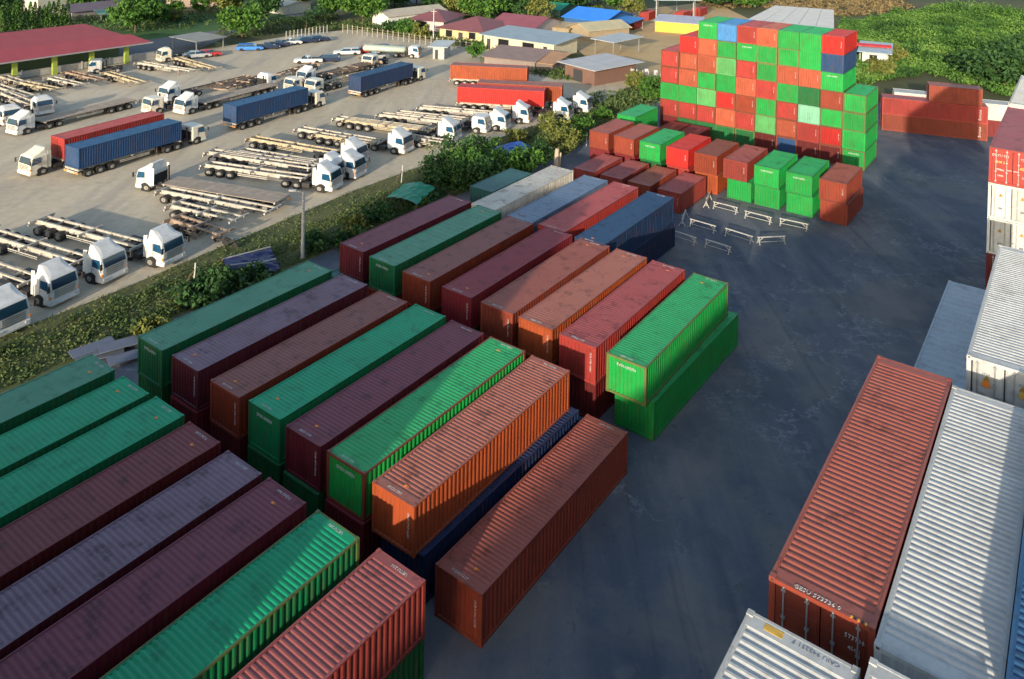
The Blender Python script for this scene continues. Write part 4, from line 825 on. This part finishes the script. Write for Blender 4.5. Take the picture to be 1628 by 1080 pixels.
TS += [((742, 290), 4.0, 3.4, 'big dark bush between the green and blue tarpaulins', 'green', VG), ((716, 300), 3.0, 2.6, 'dark bush just right of the green tarpaulin', 'dark', VG), ((765, 262), 3.2, 2.6, 'bright bush left of the blue tarpaulin', 'green', VG), ((800, 278), 2.6, 2.4, 'low bush below the blue tarpaulin', 'green', VG), ((838, 274), 2.8, 2.3, 'bush right of the blue tarpaulin by the cream container', 'green', VG), ((862, 262), 2.6, 1.9, 'dark bush between the blue tarpaulin and the pale stump', 'dark', VG),
       ((885, 232), 3.8, 2.0, 'tall yellowish tree clump by the pale stump', 'olive', VG), ((905, 245), 3.6, 2.0, 'bushy clump leaning towards the short containers', 'olive', VG), ((925, 218), 3.0, 1.8, 'green bush left of the first short container', 'green', VG), ((870, 205), 2.2, 1.6, 'small olive bush before the last white lorries', 'olive', VG), ((822, 225), 1.6, 1.4, 'low yellow green bush on the verge above the blue tarpaulin', 'olive', VG),
       ((352, 470), 1.7, 1.6, 'dark bush left of the blue framed sheet', 'dark', VG), ((330, 462), 1.4, 1.3, 'low bush by the wooden stake', 'dark', VG), ((500, 398), 1.5, 1.5, 'bush beside the foot of the lamp post', 'dark', VG), ((560, 372), 1.6, 1.6, 'low bush left of the first maroon container of the third row', 'olive', VG), ((600, 352), 1.5, 1.4, 'low bush before the green tarpaulin', 'dark', VG), ((235, 540), 1.1, 1.2, 'orange tinged bush at the corner of the grey green container', 'olive', VG), ((960, 188), 1.4, 1.3, 'low bush behind the first short containers', 'green', VG)]
words = ['first', 'second', 'third', 'fourth', 'fifth', 'sixth', 'seventh', 'eighth', 'ninth', 'tenth', 'eleventh', 'twelfth', 'thirteenth', 'fourteenth', 'fifteenth', 'sixteenth', 'seventeenth', 'eighteenth']
for i, (x, y, h_, r_, mt) in enumerate([(12, 20, 6, 4.5, 'dark'), (128, 16, 6, 4.5, 'green'), (165, 8, 7, 5, 'dark'), (205, 14, 7, 5, 'dark'), (248, 6, 7, 5, 'green'), (362, 18, 6, 4, 'olive'), (440, 4, 7, 5, 'dark'), (478, 12, 6, 4.5, 'olive'), (505, 38, 5, 3.5, 'dark'), (628, 12, 7, 5, 'dark'), (662, 6, 8, 6, 'green'), (718, 8, 8, 6, 'dark'), (752, 14, 8, 6, 'green'), (790, 12, 9, 6.5, 'dark'), (835, 14, 9, 6, 'green'), (912, 16, 7, 5, 'dark'), (1165, 4, 6, 6, 'dark'), (1128, 4, 7, 6, 'green')]):
    TS.append(((x, y), h_, r_, '%s tree from the left in the belt along the top edge' % words[i], mt, 'belt of trees along the top edge'))
TS += [((728, 268), 4.4, 3.0, 'tall dark bush above the green tarpaulin', 'dark', VG), ((754, 300), 3.6, 2.8, 'dark bush touching the dark teal container', 'dark', VG), ((700, 285), 2.8, 2.2, 'dark bush just behind the green tarpaulin', 'dark', VG), ((675, 330), 1.4, 1.8, 'low bush before the green tarpaulin tent', 'dark', VG), ((560, 392), 1.3, 1.8, 'dark low bush beside the first maroon container', 'dark', VG), ((440, 470), 1.3, 1.9, 'dark low bush behind the dusty green container', 'dark', VG), ((395, 458), 1.4, 1.8, 'dark bush below the blue framed sheet', 'dark', VG), ((320, 480), 1.5, 1.9, 'dark bush left of the dusty green container corner', 'dark', VG)]
for i, (px, h_, r_, lb, mt, gp) in enumerate(TS):
    big = r_ > 3.8
    tree('tree' if h_ > 4.5 else 'bush', px, h_*(.86 if h_ > 4.5 else 1), r_, lb, mt, clumps=46 if big else (30 if r_ > 2 else 18), per=52 if big else 40, leaf=.42 if big else (.30 if gp == BG else .2), group=gp, seed=i+5, cat='tree' if h_ > 4.5 else 'bush', trunk_show=.25 if h_ > 4.5 else .04)
for i in range(15):
    x = 4+i*7.4; cypress((x, 52-i*.75), 4.9+rnd.uniform(-.6, .8), '%s cypress from the left in the hedge behind the red shed roof' % (ORD+['eleventh', 'twelfth', 'thirteenth', 'fourteenth', 'last'])[i], 'cypresses behind the shed')
for i, x in enumerate((425, 447, 468, 487)): palm((x, 52-i*1.5), 4.0, '%s dark palm from the left behind the dark parked cars' % ORD[i], 'palms behind the parked cars', l=3.4)

# ------------------------------------------------------------------ buildings
def bmat(c, v=.1, s=1.0): 
    k = 'render_%02d%02d%02d' % tuple(int(x*99) for x in c)
    if k not in BMATS: BMATS[k] = flat(k.replace('render', 'surface'), c, .8, var=v, scale=s)
    return BMATS[k]
BMATS = {}
def ribbed(c):
    k = ('rib', c)
    if k not in BMATS:
        mt = flat('ribbed_roofing', c, .6, var=.12, scale=.6); n = mt.node_tree; b = n.nodes['Principled BSDF']; tc = N(n, 'ShaderNodeTexCoord'); wv = N(n, 'ShaderNodeTexWave'); wv.inputs['Scale'].default_value = 1.2; bp = N(n, 'ShaderNodeBump'); bp.inputs['Strength'].default_value = .5; bp.inputs['Distance'].default_value = .06
        n.links.new(tc.outputs['Object'], wv.inputs['Vector']); n.links.new(wv.outputs[0], bp.inputs['Height']); n.links.new(bp.outputs[0], b.inputs['Normal']); BMATS[k] = mt
    return BMATS[k]
def building(name, nl, nr, depth, h, label, wallc, roofc, kind='gable', rise=1.2, over=.4, wins=(), doors=(), open_=False, cat='house', ridge='x', glass=None):
    A, B = G(*nl), G(*nr); d = B-A; w_ = d.length; e = empty(name, A, math.atan2(d.y, d.x)); tag(e, label, cat)
    if open_:
        n = max(2, int(w_/5)+1)
        for i in range(n):
            for y in (.1, depth-.1):
                b = MB(); x = .1+(w_-.2)*i/(n-1); b.box(x-.07, x+.07, y-.07, y+.07, 0, h); b.build('post', M['steel'], e)
    else:
        b = MB(); b.box(0, w_, 0, depth, 0, h)
        if kind == 'gable':
            if ridge == 'x': b.add([(0, 0, h), (0, depth, h), (0, depth/2, h+rise), (w_, 0, h), (w_, depth, h), (w_, depth/2, h+rise)], [(0, 2, 1), (3, 4, 5)])
            else: b.add([(0, 0, h), (w_, 0, h), (w_/2, 0, h+rise), (0, depth, h), (w_, depth, h), (w_/2, depth, h+rise)], [(0, 1, 2), (3, 5, 4)])
        b.build('wall', bmat(wallc), e)
    b = MB(); o = over; t = .08
    if kind == 'gable':
        if ridge == 'x':
            for s_, y0 in ((1, -o), (-1, depth+o)): b.hexa([(-o, y0, h-.1), (w_+o, y0, h-.1), (w_+o, depth/2, h+rise), (-o, depth/2, h+rise), (-o, y0, h-.1+t), (w_+o, y0, h-.1+t), (w_+o, depth/2, h+rise+t), (-o, depth/2, h+rise+t)] if s_ > 0 else [(-o, depth/2, h+rise), (w_+o, depth/2, h+rise), (w_+o, y0, h-.1), (-o, y0, h-.1), (-o, depth/2, h+rise+t), (w_+o, depth/2, h+rise+t), (w_+o, y0, h-.1+t), (-o, y0, h-.1+t)])
        else:
            for x0, x1 in ((-o, w_/2), (w_/2, w_+o)):
                za, zb = (h-.1, h+rise) if x0 < 0 else (h+rise, h-.1); b.hexa([(x0, -o, za), (x1, -o, zb), (x1, depth+o, zb), (x0, depth+o, za), (x0, -o, za+t), (x1, -o, zb+t), (x1, depth+o, zb+t), (x0, depth+o, za+t)])
    elif kind == 'hip':
        i = min(w_, depth)/2; v_ = [(-o, -o, h-.1), (w_+o, -o, h-.1), (w_+o, depth+o, h-.1), (-o, depth+o, h-.1), (i, depth/2, h+rise), (w_-i, depth/2, h+rise)]
        b.add(v_, [(0, 1, 5, 4), (1, 2, 5), (2, 3, 4, 5), (3, 0, 4), (3, 2, 1, 0)])
    else:
        b.hexa([(-o, -o, h), (w_+o, -o, h), (w_+o, depth+o, h+rise), (-o, depth+o, h+rise), (-o, -o, h+.1), (w_+o, -o, h+.1), (w_+o, depth+o, h+rise+.1), (-o, depth+o, h+rise+.1)])
    b.build('roof', ribbed(roofc), e)
    for (x0, x1) in wins:
        f = MB(); z0, z1 = h*.34, h*.84; f.box(x0*w_-.06, x1*w_+.06, -.07, .02, z0-.06, z1+.06); fo = f.build('window', bmat((.3, .3, .28)), e); g_ = MB(); g_.box(x0*w_, x1*w_, -.085, -.05, z0, z1); g_.build('pane', M['pane'], fo)
    for (x0, x1) in doors: f = MB(); f.box(x0*w_, x1*w_, -.06, .02, 0.02, h*.75); f.build('door', bmat((.04, .04, .045)), e)
    return e
# long open shed with the red roof
e = empty('open_shed', W(20, -155, 0), pi/2-TH); tag(e, 'long open shed with red hipped roof and green yellow pillars at the left edge', 'shed')
b = MB(); X = 56.4; D_ = 21; E_ = 3.55
b.add([(-.5, -D_, E_), (X, -D_, E_), (X, 0, E_), (-.5, 0, E_), (-.5, -D_/2-1, 6.2), (X-6, -D_/2-1, 6.2)], [(0, 1, 5, 4), (1, 2, 5), (2, 3, 4, 5), (3, 2, 1, 0)]); b.build('roof', ribbed((.27, .055, .065)), e)
b = MB(); b.hexa([(-.5, -D_-.9, E_-.35), (X+.8, -D_-.9, E_-.35), (X-1.2, -D_+3.2, E_+.75), (-.5, -D_+3.2, E_+.75), (-.5, -D_-.9, E_-.25), (X+.8, -D_-.9, E_-.25), (X-1.2, -D_+3.2, E_+.95), (-.5, -D_+3.2, E_+.95)]); b.build('eave_roof', ribbed((.31, .055, .065)), e)
b = MB(); b.box(-.5, X+.9, -D_-.95, -D_-.82, E_-.42, E_-.22); b.build('gutter', M['steel'], e)
pil = flat('green_yellow_pillar', (.26, .34, .06), .7); dk = bmat((.04, .05, .055)); gw = bmat((.10, .16, .09))
for k in range(9):
    b = MB(); x = X-3.2-5.9*k; b.box(x-.35, x+.35, -D_+.2, -D_+.7, 0, E_-.3); b.build('pillar', pil, e)
b = MB(); b.box(0, X-2, -D_+5.0, -D_+5.3, 0, E_); b.build('back_wall', gw, e); b = MB(); b.box(0, X-2, -D_+1, -1, -.005, .05); b.build('floor', dk, e)
# yard wall before the shed, posts
e = empty('yard_wall', W(20, -135.2, 0), pi/2-TH); tag(e, 'low grey yard wall with posts before the open shed', 'wall'); b = MB(); b.box(0, 62, -.08, .08, 0, 1.1); b.build('panel', M['conc'], e); b = MB(); b.box(0, 62, -.12, .12, 1.1, 1.18); b.build('coping', M['steel'], e)
for k in range(14): b = MB(); b.box(k*4.6, k*4.6+.18, -.14, .14, 0, 1.35); b.build('post', M['pole'], e)
MR = (.20, .07, .075); GB = (.26, .33, .38)
building('house', (60, 24), (112, 18), 12, 4.5, 'white house behind the cypress hedge', (.5, .48, .4), (.3, .3, .32), 'gable', 1.5)
building('house', (114, 32), (205, 22), 9, 1.8, 'long low house with brown mauve roof beyond the shed', (.25, .22, .22), (.13, .10, .12), 'gable', 1.2)
building('shelter', (160, 36), (188, 34), 6, 1.8, 'green sheeted shelter between the shed and the round tree', (.2, .3, .25), (.10, .22, .16), 'flat', .2, open_=True, cat='shelter')
building('house', (270, 14), (345, 10), 10, 2.5, 'red roofed house at the top edge beyond the lawn', (.4, .3, .25), (.35, .04, .06), 'gable', 1.2)
building('shelter', (312, 84), (356, 76), 7, 2.0, 'grey flat roofed shelter on thin posts beside the lane', (.3, .3, .3), (.24, .24, .22), 'flat', .2, open_=True, cat='shelter')
building('hut', (415, 18), (452, 24), 8, 2.2, 'cream roofed hut at the top behind the palms', (.5, .5, .42), (.48, .46, .36), 'gable', .8, cat='hut')
building('hut', (592, 42), (617, 47), 17, 2.8, 'white gabled hut with tan roof and blue green side wall', (.58, .60, .55), (.42, .38, .30), 'gable', 1.1, ridge='y', cat='hut')
building('house', (650, 48), (705, 52), 12, 2.5, 'left house with maroon hipped roof and pink walls', (.55, .45, .42), MR, 'hip', 1.7, .9, wins=((.2, .5),))
building('house', (699, 63), (766, 71), 13, 2.6, 'house with broad maroon roof and lit porch behind the fence', (.5, .42, .22), MR, 'hip', 2.0, 1.0, wins=((.15, .3), (.7, .85)), doors=((.45, .55),))
building('house', (780, 58), (850, 66), 12, 2.8, 'maroon roofed house behind the long cream house', (.42, .36, .34), (.24, .07, .09), 'gable', 1.5)
e = building('house', (769, 77), (880, 94), 8.5, 2.75, 'long cream house with grey blue roof and dark windows', (.56, .50, .36), GB, 'flat', .55, .9, wins=((.22, .37), (.57, .73)), doors=((.05, .10), (.86, .91)))
building('lean_to', (770, 104), (850, 113), 7, 1.5, 'long low brown roof in front of the cream house', (.22, .18, .16), (.22, .15, .13), 'flat', .9, cat='shed')
building('lean_to', (850, 112), (878, 116), 6, 1.4, 'small rusty orange roof beside the low brown roof', (.15, .12, .1), (.36, .20, .10), 'flat', .9, cat='shed')
e = building('shed', (898, 124), (945, 137), 9.5, 2.6, 'brick shed with pale grey flat roof by the track', (.16, .09, .07), (.42, .42, .43), 'flat', .2, 1.0, doors=((.3, .6),), cat='shed')
building('canopy', (945, 86), (975, 92), 8, 2.9, 'small grey canopy on white posts behind the brick shed', (.3, .3, .3), (.38, .42, .45), 'flat', .2, .6, open_=True, cat='canopy')
building('hut', (905, 58), (936, 66), 11, 2.2, 'hut with tan gabled roof below the blue tarpaulins', (.3, .24, .16), (.42, .38, .24), 'gable', 1.2, .5, ridge='y', cat='hut')
building('hut', (868, 56), (904, 60), 6, 1.8, 'low tan roofed hut left of the gabled hut', (.3, .24, .16), (.40, .30, .17), 'flat', .4, .4, cat='hut')
building('tarpaulin_shelter', (897, 40), (960, 48), 14, 2.0, 'large bright blue tarpaulin roof at the top centre', (.03, .10, .25), (.03, .22, .78), 'gable', 1.7, .6, cat='shelter')
building('tarpaulin_shelter', (958, 50), (988, 54), 10, 1.6, 'smaller blue tarpaulin roof beside the poles', (.03, .08, .2), (.03, .18, .5), 'flat', .8, .3, open_=True, cat='shelter')
building('tarpaulin_shelter', (850, 26), (890, 30), 9, 2.2, 'dark green tarpaulin roof at the top among the trees', (.05, .1, .08), (.01, .22, .14), 'gable', 1.1, .5, cat='shelter')
building('canopy', (1045, 34), (1105, 34), 14, 5.3, 'high steel canopy on posts at the top edge above the yellow container', (.3, .3, .3), (.45, .52, .55), 'flat', .3, 1.2, open_=True, cat='canopy')
e = building('kiosk', (688, 94), (706, 95), 4.5, 2.3, 'pale booth with grey roof by the gate', (.34, .36, .36), (.42, .47, .48), 'flat', .2, .8, doors=((.2, .45),), cat='booth')
building('hut', (1370, 108), (1410, 112), 8, 3.0, 'white hut with blue grey roof right of the tall stack', (.55, .54, .50), (.36, .44, .50), 'flat', .5, .8, wins=((.3, .6),), cat='hut')
e = building('awning', (1366, 102), (1412, 106), 1.2, 3.5, 'red striped awning before the white hut', (.55, .5, .5), (.7, .02, .02), 'flat', .1, .5, open_=True, cat='awning')
# white panel roof behind the tall stack
c4 = [G(*p, 11.5) for p in ((1180, 34), (1326, 50), (1326, 15), (1232, 8))]; e = empty('warehouse', Vector((c4[0].x, c4[0].y, 0))); o_ = e.location.copy(); tag(e, 'pale warehouse with white panel roof behind the tall stack', 'warehouse')
b = MB(); q = [c-o_ for c in c4]; b.hexa([(c.x, c.y, 0) for c in q]+[(c.x, c.y, 11.3) for c in q]); b.build('wall', bmat((.6, .55, .42)), e)
for k in range(5):
    b = MB(); t0, t1 = k/5+.004, (k+1)/5-.004; f = lambda s, t: (q[0].lerp(q[1], t) if s == 0 else q[3].lerp(q[2], t)); r4 = [f(0, t0), f(0, t1), f(1, t1), f(1, t0)]
    b.hexa([(c.x, c.y, 11.3) for c in r4]+[(c.x, c.y, 11.42) for c in r4]); b.build('roof_panel', bmat((.62, .60, .55)), e)
# small far containers
def farbox(px, head, c, lb, L=6.06, z=0): p = G(*px); container(0, 0, 0, c, lb, L=L, H=HS, heading=R(head), center=Vector((p.x, p.y, z)), roofcode=False)
farbox((1008, 44), 28, 'red', 'red short container with green roof on the sandy lot'); farbox((1030, 30), 28, 'red', 'faded red container beyond the first one on the sandy lot'); farbox((1085, 30), 30, 'red', 'red container under the high canopy, left one'); farbox((1112, 24), 30, 'red', 'red container under the high canopy, right one')
p = G(1078, 52); e = container(0, 0, 0, 'cream', 'yellow site office container with blue grey roof on the sandy lot', L=10, H=2.4, heading=R(112), center=p, roofcode=False); PAINT['officeyellow'] = paint('paint_office_yellow', (.62, .40, .06), .2, .2, (.3, .33, .38))
for ch in e.children:
    if ch.material_slots and ch.name.startswith(('body', 'frame', 'door')): ch.material_slots[0].material = PAINT['officeyellow']
b = MB(); b.hexa([(-4.2, -5.3, 3.3), (1.6, -5.3, 2.42), (1.6, 5.3, 2.42), (-4.2, 5.3, 3.3), (-4.2, -5.3, 3.38), (1.6, -5.3, 2.5), (1.6, 5.3, 2.5), (-4.2, 5.3, 3.38)]); b.build('roof', ribbed((.30, .33, .42)), e)
# fence with white posts, utility pole, yard gate
def fence(name, a, b_, n, h, label, col, mesh=True):
    A, B = G(*a), G(*b_); d = B-A; L = d.length; e = empty(name, A, math.atan2(d.y, d.x)); tag(e, label, 'fence')
    for k in range(n): q_ = MB(); x = L*k/(n-1); q_.box(x-.06, x+.06, -.06, .06, 0, h); q_.build('post', col, e)
    q_ = MB()
    for z in (.35, .6, .85): q_.box(0, L, -.02, .02, h*z, h*z+.04)
    q_.build('rails', M['railb'], e)
fence('post_fence', (545, 52), (760, 84), 26, 1.9, 'fence of white concrete posts between the yard and the houses', bmat((.36, .34, .27)))
fence('post_fence', (455, 62), (520, 52), 12, 1.6, 'grey post fence behind the dark parked cars', M['pole'])
fence('gate', (985, 124), (1050, 136), 8, 2.0, 'grey barred gate with white posts left of the tall stack', M['pole'])
for i, px in enumerate(((1005, 128), (1027, 128), (1042, 130), (1000, 138))):
    e = empty('banded_post', G(*px)); tag(e, '%s white post with red bands beside the grey gate' % ('leftmost', 'middle', 'rightmost', 'nearest')[i], 'post', 'banded posts by the gate'); b = MB(); b.box(-.28, .28, -.28, .28, 0, 1.9); b.build('column', M['letter'], e); b = MB(); b.box(-.29, .29, -.29, .29, .6, 1.0); b.build('red_band', M['redv'], e)
for i, (px, h_) in enumerate((((689, 66), 6.6), ((1043, 36), 6.5), ((1102, 32), 6.5))): e = tag(empty('utility_pole', G(*px)), ('slim cream pole before the maroon roofs', 'tall grey pole left of the yellow container', 'tall pale pole right of the yellow container')[i], 'pole'); b = MB(); b.cyl((0, 0, 0), (0, 0, h_), .13, 8, 0, .1); b.build('mast', M['pole'], e); b = MB(); b.box(-.6, .6, -.05, .05, h_-.5, h_-.4); b.build('crossarm', M['pole'], e)
# tarpaulins and scraps on the verge
def tarp(px4, z, label, col, name='tarpaulin', frame=False):
    c = [G(*p, z) for p in px4]; o_ = sum(c, Vector())/len(c); o_.z = 0; e = empty(name, o_); tag(e, label, 'tarpaulin'); b = MB(); n = 10; rr = random.Random(len(label)); g = {}
    for i in range(n+1):
        for j in range(n+1):
            s_, t = i/n, j/n; q_ = c[0].lerp(c[1], s_).lerp(c[3].lerp(c[2], s_), t)-o_; g[i, j] = len(b.v); b.v.append((q_.x, q_.y, z+rr.uniform(-.08, .08)+.35*sin(pi*s_)*(1 if not frame else 0)))
    for i in range(n):
        for j in range(n): b.f.append([g[i, j], g[i+1, j], g[i+1, j+1], g[i, j+1]]); b.m.append(0)
    b.build('sheet', flat('tarpaulin_'+label.split()[0], col, .5, var=.15), e)
    for k in (0, 1, 2, 3): q_ = c[k]-o_; b = MB(); b.bar((q_.x*.97, q_.y*.97, 0), (q_.x*.97, q_.y*.97, z), .07); b.build('pole', M['wood'], e)
    if frame:
        for k in range(3): b = MB(); s_ = (k+.4)/3.4; p0, p1 = c[0].lerp(c[1], s_)-o_, c[3].lerp(c[2], s_+(.22 if k == 1 else -.12))-o_; b.bar((p0.x, p0.y, z+.12), (p1.x, p1.y, z+.14), .07); b.build('batten', M['steel'], e)
tarp([(612, 315), (662, 326), (692, 300), (645, 291)], 1.2, 'green tarpaulin tent on short poles in the verge', (.003, .19, .095)); tarp([(776, 238), (815, 252), (846, 236), (815, 226)], 1.3, 'blue tarpaulin roof among the bushes', (.01, .07, .36))
tarp([(352, 410), (375, 447), (445, 428), (430, 395)], .5, 'dark blue sheet with pale battens lying behind the nearest rows', (.012, .016, .075), frame=True)
for i, (px, h_) in enumerate((((308, 452), 1.6), ((638, 292), 1.9), ((932, 232), 1.6))): e = tag(empty('stake', G(*px)), ('leaning wooden stake in the grass left of the blue sheet', 'wooden stake behind the green tarpaulin', 'pale leaning stake beside the first short container')[i], 'stake'); b = MB(); b.bar((0, 0, 0), (.1, .05, h_), .09); b.build('shaft', M['pole'], e); b = MB(); b.bar((-.7, -.3, 0), (.05, 0, h_*.7), .06); b.build('brace', M['wood'], e)
e = tag(empty('tree_stump', G(884, 268)), 'pale dead stump under the yellowish tree clump', 'stump'); b = MB(); b.cyl((0, 0, 0), (.1, 0, 2.2), .35, 9, 0, .22); b.cyl((.3, .2, 0), (.5, .2, 1.7), .2, 8, 0, .1); b.build('trunk', bmat((.4, .33, .24)), e)
# loose sheets stacked beside the grey green container
e = tag(empty('sheet_pile', G(178, 562)), 'pile of loose grey corrugated sheets beside the grey green container', 'sheet pile')
for k in range(6): b = MB(); a = rnd.uniform(-.25, .25)+.6; x, y = rnd.uniform(-1.6, 1.6), rnd.uniform(-.8, .8); d1 = Vector((cos(a), sin(a), 0))*1.3; d2_ = Vector((-sin(a), cos(a), 0))*.55; c_ = Vector((x, y, .06+.08*k)); b.hexa([c_-d1-d2_, c_+d1-d2_, c_+d1+d2_, c_-d1+d2_]+[v_+Vector((0, 0, .04)) for v_ in (c_-d1-d2_, c_+d1-d2_, c_+d1+d2_, c_-d1+d2_)]); b.build('sheet', bmat((.11, .13, .18)), e)
for ob in sc.objects:      # drop the unused placeholder slots
    pass
